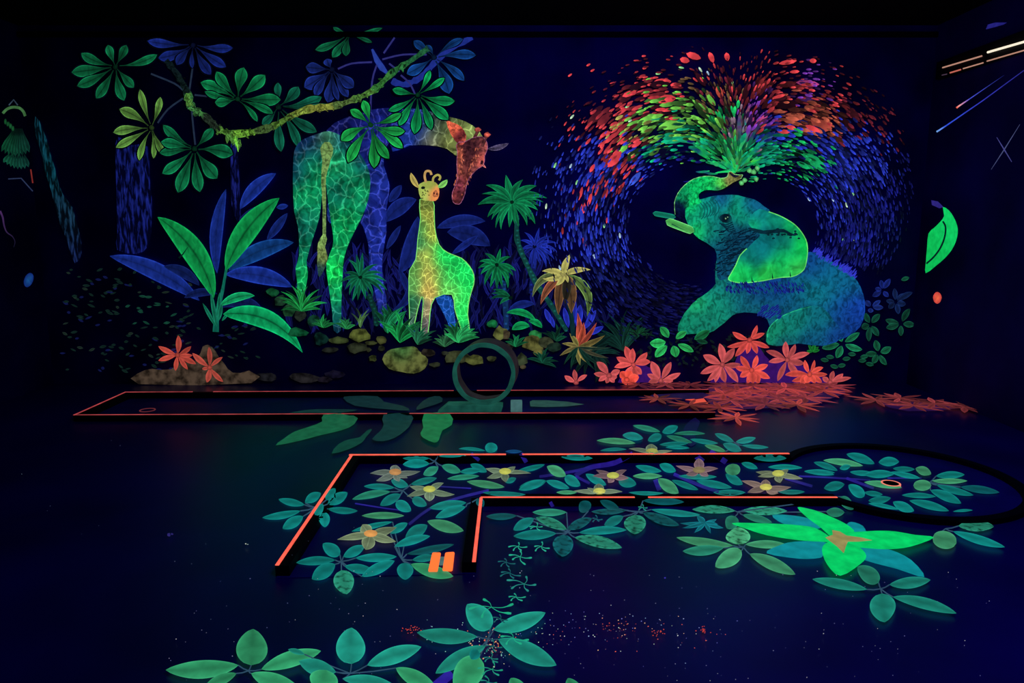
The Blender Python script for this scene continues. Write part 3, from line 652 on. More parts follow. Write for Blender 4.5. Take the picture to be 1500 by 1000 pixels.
def okdrop(x, y, r):
    g = (int(x // 6), int(y // 6))
    for i in (-1, 0, 1):
        for j in (-1, 0, 1):
            for (a, b, rr) in cells.get((g[0] + i, g[1] + j), ()):
                if (a - x) ** 2 + (b - y) ** 2 < (r + rr) ** 2: return False
    cells.setdefault(g, []).append((x, y, r)); return True
while made < 3600 and tries < 110000:
    tries += 1
    left = random.random() < .56
    if left:
        a = math.radians(random.uniform(-116, 128)); rr = random.gauss(.42, .27)
        if not 0 <= rr <= 1: continue
        ri = 92 if a < .5 else 86
        ad = math.degrees(a); ro = 265 if ad < -50 + 20 else 265 - (ad + 30) * .75 if ad < 60 else 197 - (ad - 60) * .5
        r = ri + (ro - ri) * rr * .98
        x = 1015 - r * math.cos(a + math.pi / 2 - math.pi / 2) * 1.0; y = 330 + r * math.sin(a)
        if ad < -60 and False: continue
        if x > 1078 or (ad > 95 and y > 470): continue
        if y > 400 and x > 1030: continue
    else:
        a = math.radians(random.uniform(-116, 22)); rr = random.gauss(.5, .27)
        if not 0 <= rr <= 1: continue
        ad = math.degrees(a); ri = 72; ro = 262 if ad < -50 else 262 - (ad + 50) * 1.15
        r = ri + (ro - ri) * rr; x = 1125 + r * math.cos(a); y = 335 + r * math.sin(a)
        if x < 1060: continue
        if y > 268 and x < 1120: continue
        if y > 300 and x < 1165 + (y - 300) * .3: continue
    edge = abs(rr - .42) / .58
    base = scol(x, y)
    L = random.uniform(6, 15) * (1 - .45 * edge); W = L * random.uniform(.26, .42)
    if base in (RD, YG, TE, OR) and edge < .5: L *= random.uniform(1, 1.7); W *= random.uniform(1, 1.5)
    if y > 250: W *= .75
    if not okdrop(x, y, W * .42): continue
    u = random.random(); q = random.uniform(.8, 1.08) if u < .5 else random.uniform(.22, .75)
    if edge > .8: q *= .8
    if y > 390: q *= .6
    P.drop(x, y, sdir(x, y) + random.uniform(-.12, .12), L, W, tuple(v * q for v in base)); made += 1
    if P.d > OFF['w'] + .006: P.d = OFF['w']
for (x, y) in ((835, 110), (862, 95), (868, 103), (943, 82), (944, 100), (945, 113), (964, 108), (998, 99), (1026, 102), (1037, 107), (1073, 121), (845, 267), (800, 302), (820, 392), (870, 375), (908, 345), (885, 330), (919, 156), (923, 177), (838, 171), (836, 243), (813, 242), (985, 322), (1250, 350), (1235, 352), (1240, 300), (1220, 292), (1185, 292), (1250, 285)):
    P.drop(x, y, sdir(x, y), random.uniform(6, 9), 3, random.choice(((200, 235, 200), (150, 230, 150), (170, 200, 230))) if x not in (835, 862, 868, 943, 944, 945) else RD)
for (x, y, L, W, c) in ((1016, 82, 22, 10, RD), (1003, 88, 14, 9, RD), (1042, 84, 16, 8, RD), (1065, 83, 12, 8, RD), (970, 120, 26, 10, RD), (922, 137, 22, 8, RD), (990, 125, 16, 8, RD), (1154, 91, 26, 7, RD), (1191, 89, 10, 7, RD), (1164, 105, 14, 5, RD), (1054, 135, 20, 10, (200, 80, 60)), (854, 305, 18, 8, RD), (856, 354, 16, 5, (190, 60, 66)), (850, 317, 22, 9, BB),
                        (930, 262, 26, 9, LB), (1193, 236, 40, 15, (22, 165, 96)), (1177, 242, 22, 8, (22, 165, 96)), (1203, 182, 34, 18, (160, 66, 54)), (1183, 122, 34, 9, (170, 60, 120)), (988, 205, 40, 10, TE), (950, 175, 36, 12, YG), (985, 183, 40, 13, YG), (900, 233, 30, 14, RD), (975, 145, 30, 13, RD), (1114, 178, 30, 9, (190, 70, 130)), (1285, 257, 16, 6, (40, 50, 160))):
    P.drop(x, y, sdir(x, y), L, W, c)
for k in range(34):       # jet leaving the trunk
    a = -math.pi / 2 + random.gauss(0, .6); L = random.uniform(12, 40); q = random.uniform(.6, 1.1); r0 = random.uniform(0, 5)
    P.stroke(catmull([(O[0] + r0 * math.cos(a), O[1] + r0 * math.sin(a)), (O[0] + L * .5 * math.cos(a + .1), O[1] + L * .5 * math.sin(a + .1)), (O[0] + L * math.cos(a), O[1] + L * math.sin(a))], 3, False), [2, 2.6, 3, 3, 2.6, 2, .6], tuple(v * q for v in random.choice((GR, (90, 225, 100), TE))))
for (x, y) in ((1098, 250), (1104, 252), (1091, 264), (1086, 268), (1110, 246), (1108, 262)): P.blob(x, y, 3.5, 4, (110, 225, 130))
part(P, 'painted_water_spray', M_FLAT, 'rainbow swirl of brush-stroke drops, red above, green and teal inside, blue below')

# --- elephant
P = Paint()
EB = [(1030, 470, 14, (16, 116, 96)), (1008, 470, 12, (14, 128, 96)), (1020, 445, 10, (30, 180, 110)), (1050, 440, 16, (16, 136, 110)), (1060, 415, 12, (16, 110, 110)), (1085, 430, 16, (14, 100, 110)), (1110, 425, 16, (12, 60, 130)), (1140, 425, 16, (12, 60, 130)), (1110, 450, 14, (14, 90, 100)), (1140, 450, 16, (12, 84, 110)),
      (1190, 390, 16, (14, 60, 130)), (1210, 400, 16, (10, 92, 130)), (1200, 430, 20, (12, 116, 124)), (1235, 420, 16, (12, 90, 130)), (1240, 450, 16, (16, 60, 150)), (1258, 450, 10, (20, 64, 170)), (1210, 470, 20, (12, 80, 130)), (1240, 480, 16, (14, 50, 130)), (1165, 440, 14, (12, 84, 116)), (1170, 420, 12, (12, 100, 120))]
body = [(1048, 402), (1052, 372), (1080, 360), (1120, 380), (1160, 385), (1186, 368), (1210, 378), (1240, 396), (1256, 412), (1264, 430), (1267, 456), (1260, 478), (1242, 492), (1222, 500), (1206, 506), (1165, 502), (1136, 500), (1128, 478), (1120, 462), (1100, 458), (1080, 459), (1068, 466), (1052, 479), (1038, 487), (1012, 489), (996, 488), (994, 476), (1003, 458), (1015, 444), (1022, 438), (1036, 428), (1048, 416)]
P.poly(body, field(EB, .06), step=4, rough=.7)
ele = part(P, 'painted_elephant', M_SKIN, 'teal and blue elephant sitting back with its trunk raised')
P = Paint()
P.poly([(1126, 505), (1122, 494), (1126, 480), (1140, 466), (1160, 456), (1185, 448), (1205, 450), (1222, 470), (1235, 492), (1210, 506), (1170, 503), (1150, 506)],
       field([(1135, 485, 10, (16, 128, 96)), (1165, 472, 14, (14, 120, 108)), (1200, 470, 14, (12, 100, 116)), (1225, 490, 12, (14, 60, 130)), (1150, 500, 8, (14, 90, 100)), (1190, 495, 12, (12, 80, 120))]), step=4, rough=.4)
P.stroke(catmull([(1124, 494), (1127, 480), (1141, 466), (1162, 456), (1188, 449)], 4, False), 1.8, (40, 190, 130), taper=True)
part(P, 'hind_leg', M_SKIN, None, ele)
P = Paint()
head = [(1024, 292), (1038, 289), (1052, 286), (1072, 285), (1090, 288), (1106, 293), (1120, 303), (1130, 312), (1120, 340), (1100, 362), (1090, 380), (1075, 400), (1060, 410), (1050, 405), (1050, 372), (1042, 360), (1028, 352), (1020, 346), (1013, 337), (1006, 325), (1003, 312), (1006, 300), (1014, 290)]
P.poly(head, field([(1012, 305, 8, (10, 190, 100)), (1010, 322, 8, (14, 150, 110)), (1022, 338, 9, (20, 200, 100)), (1022, 315, 8, (14, 160, 120)), (1040, 305, 10, (12, 140, 124)), (1060, 292, 9, (20, 80, 150)), (1075, 300, 12, (12, 150, 110)), (1100, 300, 10, (14, 90, 130)), (1090, 320, 10, (12, 140, 110)), (1055, 325, 12, (12, 110, 110)), (1050, 345, 12, (12, 110, 110)), (1040, 335, 10, (14, 140, 110)),
                          (1075, 345, 12, (12, 60, 90)), (1060, 365, 12, (10, 70, 100)), (1085, 365, 12, (10, 66, 90)), (1062, 390, 12, (12, 74, 104)), (1095, 345, 12, (12, 70, 100))], .05), step=3, rough=.4)
hd2 = part(P, 'head', M_SKIN, None, ele)
P = Paint()
tr = [(989, 314), (988, 297), (993, 283), (1003, 271), (1016, 262), (1032, 258), (1045, 258.5), (1056, 261), (1065, 259), (1067, 253), (1071, 251), (1076, 255), (1084, 256), (1088, 256), (1085, 262), (1074, 267), (1062, 275), (1051, 279), (1040, 278), (1031, 279), (1024, 284), (1024, 291), (1028, 297), (1016, 300), (1004, 306), (1004, 330), (998, 322)]
P.poly(tr, field([(1020, 270, 10, (10, 180, 90)), (1040, 268, 8, (20, 190, 90)), (1002, 285, 6, (10, 130, 80)), (1054, 268, 5, (90, 190, 70)), (1068, 262, 5, (130, 130, 70)), (1080, 260, 5, (110, 110, 60)), (994, 305, 5, (5, 20, 50)), (1000, 315, 5, (4, 8, 40)), (1012, 296, 5, (14, 200, 100)), (1022, 290, 5, (14, 190, 100)), (1005, 296, 3, (6, 30, 40)), (1050, 276, 3, (20, 80, 60))]), step=2.5)
P.outline(tr[:15], .9, (120, 200, 120), closed=False)
P.poly([(1068, 252), (1076, 256), (1083, 257), (1078, 260), (1072, 258)], (24, 20, 44), step=3)
part(P, 'trunk', M_MOSS, 'green raised trunk with a yellowish tip', ele)
P = Paint()
P.leaf(990, 318, 956, 312, 7.5, (16, 120, 96), shape='rod', vein=.8, edge=1.4); o1 = part(P, 'tusk', M_FLAT, 'short teal tusk', ele)
P = Paint()
P.leaf(1017, 339, 975, 323, 12, (80, 180, 86), shape='rod', vein=.8, edge=1.7); P.stroke([(984, 328), (996, 334), (1004, 337)], 2, (30, 90, 60))
part(P, 'tusk', M_FLAT, 'bright yellow-green tusk', ele)
P = Paint()
P.poly([(1053, 319), (1058, 314), (1065, 313), (1071, 316), (1072, 323), (1066, 326), (1058, 325)], field([(1062, 319, 4, (6, 18, 30)), (1054, 319, 3, (10, 60, 70)), (1071, 322, 3, (10, 80, 80))]), step=2)
for k in range(5): P.stroke(catmull([(1054 + k * 2, 327 + k * 1.4), (1064 + k, 329 + k * 2.6), (1073 + k, 325 + k * 3)], 3, False), 1.5, (5, 36, 52), taper=False)
P.blob(1064, 319, 4, 3.6, (6, 40, 44)); P.blob(1063, 320, 1.1, 1.3, (170, 220, 160)); P.blob(1066, 318, .9, 1, (170, 220, 160))
P.stroke(catmull([(1054, 314), (1063, 309), (1072, 314), (1075, 322)], 3, False), 1.4, (20, 120, 110), taper=False)
part(P, 'eye', M_FLAT, 'dark wrinkled eye', ele)
P = Paint()
for k in range(6):
    x = 1028 + k * 4.2; P.stroke(catmull([(x - 2, 297 - k), (x + 4, 306 - k), (x + 3, 316 - k * 1.2), (x - 1, 321 - k * 1.4)], 3, False), 1.3, (8, 84, 84), taper=False)
for k in range(120):
    x = random.uniform(1045, 1110); y = random.uniform(338, 405)
    if x > 1120 - (y - 335) * .6: continue
    P.stroke([(x, y), (x + random.uniform(4, 9), y - random.uniform(-1, 5)), (x + random.uniform(10, 15), y - random.uniform(1, 8))], 2, (4, 26, 44))
part(P, 'wrinkle', M_FLAT, 'dark skin folds', ele)
P = Paint()
earp = [(1096, 327), (1100, 316), (1112, 306), (1126, 310), (1140, 315), (1152, 321), (1163, 328), (1171, 336), (1178, 346), (1182, 356), (1183, 370), (1181, 384), (1178, 394), (1170, 401), (1160, 405), (1146, 406), (1133, 408), (1128, 409), (1118, 411), (1103, 413), (1090, 414), (1076, 413), (1067, 409), (1070, 402), (1078, 388), (1084, 374), (1094, 364), (1106, 352), (1114, 344), (1104, 336)]
P.poly(earp, field([(1110, 315, 10, (12, 130, 130)), (1105, 328, 6, (14, 170, 110)), (1135, 322, 10, (12, 140, 110)), (1160, 332, 8, (14, 170, 90)), (1130, 345, 10, (8, 100, 100)), (1120, 360, 14, (8, 110, 120)), (1150, 355, 10, (10, 110, 100)), (1175, 360, 10, (14, 190, 80)), (1150, 380, 14, (14, 180, 90)), (1100, 375, 10, (10, 120, 110)), (1090, 398, 10, (20, 190, 90)), (1075, 408, 8, (30, 215, 90)), (1130, 400, 10, (40, 200, 80)), (1165, 395, 10, (60, 200, 80))], .05), step=3)
P.stroke(catmull([(1096, 334), (1106, 337), (1118, 340), (1132, 339), (1148, 338), (1158, 343), (1166, 344)], 3, False), [2, 3, 4, 5, 5, 6, 5, 6, 6, 5, 6, 5, 5, 4, 4, 4, 3, 3, 2], (6, 40, 52), taper=False)
for k in range(26): P.blob(random.uniform(1120, 1172), random.uniform(335, 350), 2, 1.4, (8, 50, 60))
P.outline(earp[3:27], 1.3, (110, 235, 110), closed=False)
for x, y in ((1102, 413), (1132, 408), (1158, 405)): P.stroke([(x, y), (x - 1, y - 8)], 2.2, (6, 50, 40))
part(P, 'ear', M_EAR, 'broad ear with a bright green rim', ele)
P = Paint()
for k in range(110):
    t = random.random(); x = 1190 + t * 62; y = 368 + t * 36 + random.uniform(-4, 3)
    if 1200 < x < 1232 and random.random() < .6: continue
    P.leaf(x, y + 3, x + random.uniform(2, 9), y - random.uniform(1, 6), 1.8, (50, 56, 210), n=4)
part(P, 'hair', M_FLAT, 'short blue hairs along the back', ele); P = Paint()
for k in range(260):
    x = random.uniform(1065, 1180); y = 417 + random.uniform(0, 14); P.leaf(x, y, x - random.uniform(1, 4), y - random.uniform(3, 8), 2.2, random.choice(((18, 40, 140), (14, 24, 100), (10, 80, 110))), n=4)
part(P, 'hair', M_FLAT, 'dark blue hairs under the ear', ele); P = Paint()
for k in range(40):
    x = random.uniform(1108, 1140); y = random.uniform(450, 468); P.leaf(x, y, x + 6, y - 5, 3, (20, 44, 130), n=4)
part(P, 'hair', M_FLAT, 'blue hairs on the belly', ele)

# leaves in front of the elephant foot
P = Paint()
fan(P, (984, 500), [(967, 479, 12), (1006, 486, 11), (952, 502, 13), (960, 523, 12), (990, 523, 12), (1016, 515, 11)], 12, (40, 168, 84), shape='ell', gap=.28, edge=1.3)
P.leaf(1017, 497, 1040, 484, 12, (18, 100, 56)); P.leaf(1020, 498, 1037, 502, 7, (12, 62, 40))
part(P, 'painted_leaf_cluster', M_LEAF, 'bright green leaves at the elephant foot')

# coral flowers along the foot of the mural
P = Paint()
for a in ([(905, 560), (912, 545), (935, 530), (965, 545), (975, 560)], [(1040, 560), (1052, 540), (1075, 535), (1088, 500), (1108, 500), (1120, 520), (1130, 530), (1150, 530), (1175, 535), (1200, 548), (1215, 561)]):
    P.poly(a, (52, 16, 96), smooth=1)
part(P, 'painted_purple_ground', M_FLAT, 'purple ground behind the coral flowers')  # flat purple ground paint showing between the coral petals
def coral(c, tips, w, rgb, label, plane='w'):
    P = Paint(plane); fan(P, c, tips, w, rgb, shape='petal', gap=.06, edge=1.05, vein=.8)
    P.blob(c[0], c[1], 4, 4, rgb)
    return part(P, 'painted_flower', M_FLAT, label)
CO = (198, 82, 84)
coral((1098, 498), [(1109, 476, 6), (1073, 486), (1065, 508), (1077, 522, 9), (1109, 518), (1127, 509), (1120, 488, 7), (1094, 518, 7)], 8, (215, 76, 70), 'topmost coral flower left of the elephant hind foot')
coral((1058, 534), [(1054, 503, 10), (1076, 510, 10), (1085, 533), (1081, 560, 10), (1063, 560), (1048, 560), (1036, 558), (1026, 547), (1030, 520, 11)], 9, CO, 'large coral flower at the left of the right-hand group')
coral((1153, 527), [(1151, 500, 9), (1165, 504), (1186, 517, 9), (1178, 532), (1170, 548, 10), (1139, 558, 10), (1126, 530), (1122, 514)], 9, CO, 'large coral flower below the elephant hind foot')
coral((1101, 542), [(1085, 521, 9), (1109, 520), (1125, 534), (1128, 554, 10), (1084, 552), (1077, 538), (1094, 561, 10), (1112, 561, 12), (1103, 561, 12)], 9, (240, 84, 74), 'bright coral flower in the middle of the right-hand group')
coral((1186, 548), [(1179, 527, 6), (1193, 527, 6), (1206, 538, 8), (1212, 548, 6), (1160, 558, 9), (1172, 561, 12), (1182, 561, 12), (1150, 549, 9), (1204, 560, 9), (1194, 561, 9)], 8, (236, 84, 72), 'bright coral flower at the right of the group')
coral((1216, 560), [(1221, 543, 8), (1235, 547, 8), (1247, 553, 7), (1205, 552, 7)], 8, CO, 'half-hidden coral flower at the far right')
coral((928, 534), [(916, 507, 10), (948, 516, 10), (953, 530, 9), (903, 523, 10), (900, 538, 10), (927, 510, 9), (940, 548, 9), (915, 552, 9), (930, 561, 10)], 9, (222, 84, 82), 'large coral flower at the left group')
coral((918, 556), [(908, 545), (925, 543), (936, 552), (912, 561), (930, 561)], 12, (250, 82, 66), 'glowing coral flower low in the left group')
coral((968, 557), [(954, 529, 11), (983, 530, 11), (997, 546, 9), (986, 558), (948, 548), (950, 560), (972, 561)], 9, CO, 'coral flower at the right of the left group')
coral((892, 550), [(874, 530, 10), (870, 547, 9), (908, 542), (877, 558), (888, 561), (900, 560), (904, 552)], 8, CO, 'coral flower at the left end of the left group')
coral((844, 560), [(841, 541, 8), (827, 550, 7), (860, 549, 7)], 7, CO, 'small coral flower alone right of the loop')
P = Paint()
P.poly([(202, 561), (202, 546), (222, 539), (250, 541), (262, 531), (288, 528), (298, 508), (306, 505), (315, 515), (328, 532), (340, 547), (366, 543), (370, 561)], (62, 50, 40), step=6, rough=1.5)
part(P, 'painted_rock', M_ROCK, 'brown earth mound behind the two coral flowers on the left')
coral((260, 520), [(261, 491, 9), (280, 507, 7), (287, 533, 7), (275, 541, 6), (257, 543, 8), (232, 528, 8), (232, 507, 7), (282, 520, 6)], 8, (182, 70, 58), 'coral flower at the far left, the upper of two')
coral((307, 538), [(306, 508, 8), (326, 523, 6), (327, 559, 8), (303, 560, 8), (282, 517, 8), (296, 540, 5)], 7, (176, 72, 60), 'coral flower on the brown mound, the right of two')

# ------------------------------------------------------------------ side wall paintings
P = Paint('l')
for k in range(9):
    t = k / 8; P.leaf(20 + 12 * t, 188, 2 + 41 * t, 222 + 8 * math.sin(t * 3), 7, (12, 70 - 16 * t, 44), n=5, shape='spat')
for k in range(8):
    t = k / 7; P.leaf(16 + 18 * t, 222 - 0 * t, 5 + 37 * t, 238 + 10 * math.sin(t * 2.4), 6, (14, 74 - 14 * t, 52), n=5, shape='spat')
for k in range(4): P.blob(8 + k * 3.6, 178 + k * 3.4, 2.4, 4, (24, 90, 48))
P.stroke(catmull([(4, 166), (10, 160), (18, 157), (28, 158), (34, 163), (37, 170)], 3, False), 4, (60, 104, 60), taper=False)
P.stroke([(13, 154), (20, 146), (26, 154)], 2, (50, 66, 80), taper=False)
o = P.build('painted_fan_leaf', M_LEAF); tagit(o, 'dim green pleated fan shape painted high on the dark left wall', 'wall painting')
P = Paint('l'); P.poly([(40, 165), (52, 172), (52, 198), (46, 180)], (14, 60, 76), step=4)
o = P.build('painted_tree_trunk', M_BARK); tagit(o, 'short teal upper piece of painted trunk on left wall by the corner', 'wall painting')
P = Paint('l'); P.blob(42, 410, 6.5, 11, (22, 74, 130), n=16, jit=.03, rot=.35, c2=(16, 40, 110))
o = P.build('painted_planet', M_FLAT); tagit(o, 'small blue oval painted low on the dark left wall', 'wall painting')
P = Paint('l'); P.stroke(catmull([(0, 309), (4, 318), (6, 330), (10, 340), (18, 346), (22, 354), (20, 362)], 3, False), 3, (70, 40, 90), (20, 20, 40))
o = P.build('painted_vine', M_FLAT); tagit(o, 'thin violet wriggling line at the left edge of left wall', 'wall painting')
P = Paint('l'); P.stroke([(12, 262), (31, 261), (48, 280)], 1.6, (40, 50, 80), taper=False); P.stroke([(45, 248), (48, 268)], 2, (120, 40, 36), taper=False)
o = P.build('painted_twig', M_FLAT); tagit(o, 'faint grey and red twig lines below the pleated fan', 'wall painting')

P = Paint('r')
gs = [(1381, 303), (1390, 308), (1397, 318), (1402, 330), (1403, 341), (1400, 354), (1394, 366), (1384, 378), (1370, 390), (1356, 400), (1356, 386), (1358, 362), (1360, 342), (1369, 333), (1377, 325), (1383, 316)]
P.poly(gs, field([(1395, 340, 12, (14, 200, 96)), (1368, 360, 12, (12, 186, 84))]), step=4, smooth=2)
P.stroke(catmull([(1381, 324), (1385, 332), (1384, 346), (1378, 362), (1368, 376), (1357, 386)], 4, False), 2.6, (3, 30, 30), taper=False)
P.poly([(1364, 293), (1374, 295), (1382, 303), (1376, 305), (1365, 300)], (44, 36, 120), smooth=1)
o = P.build('painted_crescent', M_FLAT); tagit(o, 'glowing green leaf-like crescent painted on the dark right wall', 'wall painting')
P = Paint('r'); P.blob(1373, 436, 6.2, 8.6, (235, 100, 66), n=16, jit=.04, c2=(200, 66, 60))
o = P.build('painted_planet', M_FLAT); tagit(o, 'small orange oval painted on right wall under the green crescent', 'wall painting')
P = Paint('r'); P.stroke([(1401, 158), (1405, 155), (1420, 145), (1471, 110)], [2.6, 2.2, 1.4, .5], [(240, 90, 60), (230, 150, 150), (70, 80, 210), (20, 24, 90)])
o = P.build('painted_comet', M_FLAT); tagit(o, 'short blue shooting star with an orange head on right wall', 'wall painting', 'shooting stars')
P = Paint('r'); P.stroke([(1372, 193), (1386, 184), (1440, 147), (1500, 103)], [2.4, 1.8, 1.4, 1.2], [(120, 170, 240), (50, 80, 220), (50, 54, 180), (40, 40, 130)])
o = P.build('painted_comet', M_FLAT); tagit(o, 'long blue shooting star streak below the orange-headed one', 'wall painting', 'shooting stars')
P = Paint('r'); P.stroke([(1494, 182), (1471, 219), (1452, 248)], [.5, 1.5, .5], (70, 76, 120)); P.stroke([(1460, 201), (1471, 219), (1482, 237)], [.6, 1.8, .8], (66, 66, 130))
o = P.build('painted_star', M_FLAT); tagit(o, 'thin pale cross-shaped star painted on the right wall', 'wall painting')
P = Paint('r'); P.poly([(1444, 43), (1447, 36), (1458, 33), (1475, 33), (1470, 36), (1456, 40)], (34, 32, 118), smooth=1)
o = P.build('painted_comet', M_FLAT); tagit(o, 'dim purple smear high on the right wall near the lit strips', 'wall painting')
# two rows of glowing strips along the right wall
fx = empty('strip_light', on_right(1430, 90, .0), 'pair of broken pale glowing strips running high along the right wall', 'light fitting')
def strip(a, b, th, mat, name='tube'):
    A = on_right(*a, .05); B = on_right(*b, .05); v, f = [], []
    n = 8; r = th
    d = (B - A).normalized(); u = Vector((1, 0, 0)); w = d.cross(u).normalized()
    for e in (A, B):
        for i in range(n): t = 2 * math.pi * i / n; v.append(e + u * r * math.cos(t) + w * r * math.sin(t))
    f = [(i, (i + 1) % n, n + (i + 1) % n, n + i) for i in range(n)] + [tuple(range(n - 1, -1, -1)), tuple(range(n, 2 * n))]
    return link_mesh(name, v, f, mat, fx)
strip((1381, 99), (1438, 82), .006, M_TUBE2); strip((1447, 76.5), (1506, 59.5), .0085, M_TUBE); strip((1392, 106.5), (1407, 102), .006, plain('coral_tube', (100, 50, 40), em=(200, 105, 90), es=.9)); strip((1411, 100.5), (1440, 92), .005, M_TUBE2); strip((1446, 89.5), (1506, 72), .005, M_TUBE2); strip((1380, 110), (1387, 108.5), .004, plain('dull_tube', (40, 30, 40), em=(70, 52, 70), es=1))
v, f = [], []
A = on_right(1378, 104); B = on_right(1510, 68); box(v, f, (XR - .04, B.y, A.z - .07), (XR - .001, A.y, A.z + .07))
link_mesh('housing', v, f, M_TRIM, fx)

# ------------------------------------------------------------------ golf lanes
RH = .05
def lane(name, label, loc): return empty(name, loc, label, 'golf lane', 'mini golf lanes')
def rail(parent, a, b, side, width=.06, tape=.016, tmat=None, gaps=(), za=RH):
    """a,b: pixel ends of the neon edge on the rail's top; side=+1: wood lies to the left of a->b"""
    A = on_floor(*a, za); B = on_floor(*b, za); d = (B - A); L = d.length; d.normalize(); n = Vector((-d.y, d.x, 0)) * side
    q = [A, B, B + n * width, A + n * width]; RAILS.append((A, B, d.copy(), n.copy(), L, width, za))
    if side < 0: q = q[::-1]
    v, f = [], []; prism(v, f, q, .001, za)
    r = link_mesh('rail', v, f, M_TRIM, parent)
    v, f = [], []; s0 = 0
    for g0, g1 in list(gaps) + [(1, 1)]:
        P0 = A + d * L * s0; P1 = A + d * L * g0
        qq = [P0, P1, P1 + n * tape, P0 + n * tape]
        if side < 0: qq = qq[::-1]
        prism(v, f, qq, za, za + .003); s0 = g1
    t = link_mesh('painted_edge', v, f, tmat or M_TAPE, r); t['label'] = 'glowing orange-red painted edge'
    return r
fl = lane('golf_lane', 'front golf lane with bright neon orange edges, ending in a round green with a cup', on_floor(760, 700))
def fpoly(name, pts, mat, parent, z=.0025, th=.002):
    v, f = [], []; prism(v, f, [on_floor(x, y, z) for x, y in pts], .0005, z)
    return link_mesh(name, v, f, mat, parent)
rail(fl, (403, 828), (514, 665.5), -1, gaps=())
rail(fl, (512, 665.5), (1155, 663.5), -1, gaps=((.355, .392),), tape=.02, width=.045)
rail(fl, (697, 823), (707, 729), 1)
rail(fl, (704, 729), (1227, 729), 1, gaps=((.432, .47),), tape=.013, width=.06)
fpoly('felt', [(404, 846), (696, 840), (708, 748), (1240, 748), (1200, 668), (520, 670)], M_TURF, fl)
bl = lane('golf_lane', 'long narrow golf lane under the mural with thin coral edges', on_floor(600, 590))
rail(bl, (107, 608), (183, 574), -1, tape=.014, tmat=M_TAPE2)
rail(bl, (183, 574), (1037, 570), -1, tape=.014, tmat=M_TAPE2, width=.04, gaps=((.115, .15), (.56, .6)))
rail(bl, (107, 608), (1048, 604), 1, tape=.014, tmat=M_TAPE2, width=.04, gaps=((.485, .52),))
fpoly('felt', [(112, 616), (1050, 612), (1045, 578), (180, 580)], M_TURF, bl)
# cups
def ring(name, c, r0, r1, z0, z1, mat, parent, seg=40, gap=None):
    v, f = [], []
    for i in range(seg):
        t = 2 * math.pi * i / seg; cx, sy = math.cos(t), math.sin(t)
        for r, z in ((r0, z0), (r1, z0), (r1, z1), (r0, z1)): v.append((c.x + r * cx, c.y + r * sy, z))
    for i in range(seg):
        if gap and gap[0] <= 360 * (i + .5) / seg <= gap[1]: continue
        a = 4 * i; b = 4 * ((i + 1) % seg)
        for k in range(4): f.append((a + k, a + (k + 1) % 4, b + (k + 1) % 4, b + k))
    return link_mesh(name, v, f, mat, parent)
def disc(name, c, r, z, mat, parent, seg=32, zb=.0005):
    v, f = [], []; prism(v, f, [Vector((c.x + r * math.cos(2 * math.pi * i / seg), c.y + r * math.sin(2 * math.pi * i / seg), 0)) for i in range(seg)], zb, z)
    return link_mesh(name, v, f, mat, parent)
gc = on_floor(1316, 704)
rg = fl
o = disc('putting_green', gc, .60, .0036, M_TURF, rg, 64); o['label'] = 'round felt green at the right end'
ring('rim', gc, .60, .65, .0005, .03, M_TRIM, rg, 64, (148, 212))
hc = on_floor(1305, 707, .05)
R_ = .052
cup = disc('cup', on_floor(1305, 707.5, .015), R_ * .84, .0155, M_BLACK, rg); cup['label'] = 'dark cup hole'
o = ring('cup_ring', on_floor(1305, 707.5, .015), R_ * .82, R_, .0005, .0165, plain('pale_coral_ring', (120, 50, 40), em=(245, 130, 110), es=1), rg); o['label'] = 'pale coral ring round the cup'
o = ring('cup_ring', on_floor(216, 600, .006), .052, .06, .0005, .006, plain('dim_coral_ring', (60, 20, 20), em=(120, 48, 52), es=.7), bl); o['label'] = 'thin coral ring round the far cup'

# tee pads
def pad(parent, pts, mat, z=.02):
    v, f = [], []; P4 = [on_floor(x, y, z) for x, y in pts]; prism(v, f, P4, .006, z)
    o = link_mesh('pad', v, f, mat, parent)
    bv = o.modifiers.new('b', 'BEVEL'); bv.width = .012; bv.segments = 3; bv.limit_method = 'ANGLE'; return o
tm = empty('tee_marker', on_floor(647, 822), 'pair of bright orange tee pads at the near end of the front lane', 'tee marker')
pad(tm, [(627, 834), (641, 834), (646, 808), (633, 808)], M_TEE); pad(tm, [(648, 833), (663, 833), (666, 807), (652, 808)], M_TEE)
v, f = [], []; prism(v, f, [on_floor(x, y, .012) for x, y in [(641, 826), (650, 826), (652, 815), (644, 815)]], .006, .012); o = link_mesh('bridge', v, f, M_WHITE, tm); o['label'] = 'dull grey link between the pads'
t2 = empty('tee_marker', on_floor(1020, 587), 'flat coral-orange tee pads on the lane under the mural', 'tee marker')
pad(t2, [(1012, 590), (1037, 590), (1031, 583), (1016, 585)], M_TEE2, .012); pad(t2, [(1004, 584.5), (1016, 586), (1018, 583), (1006, 582)], M_TEE2, .012)

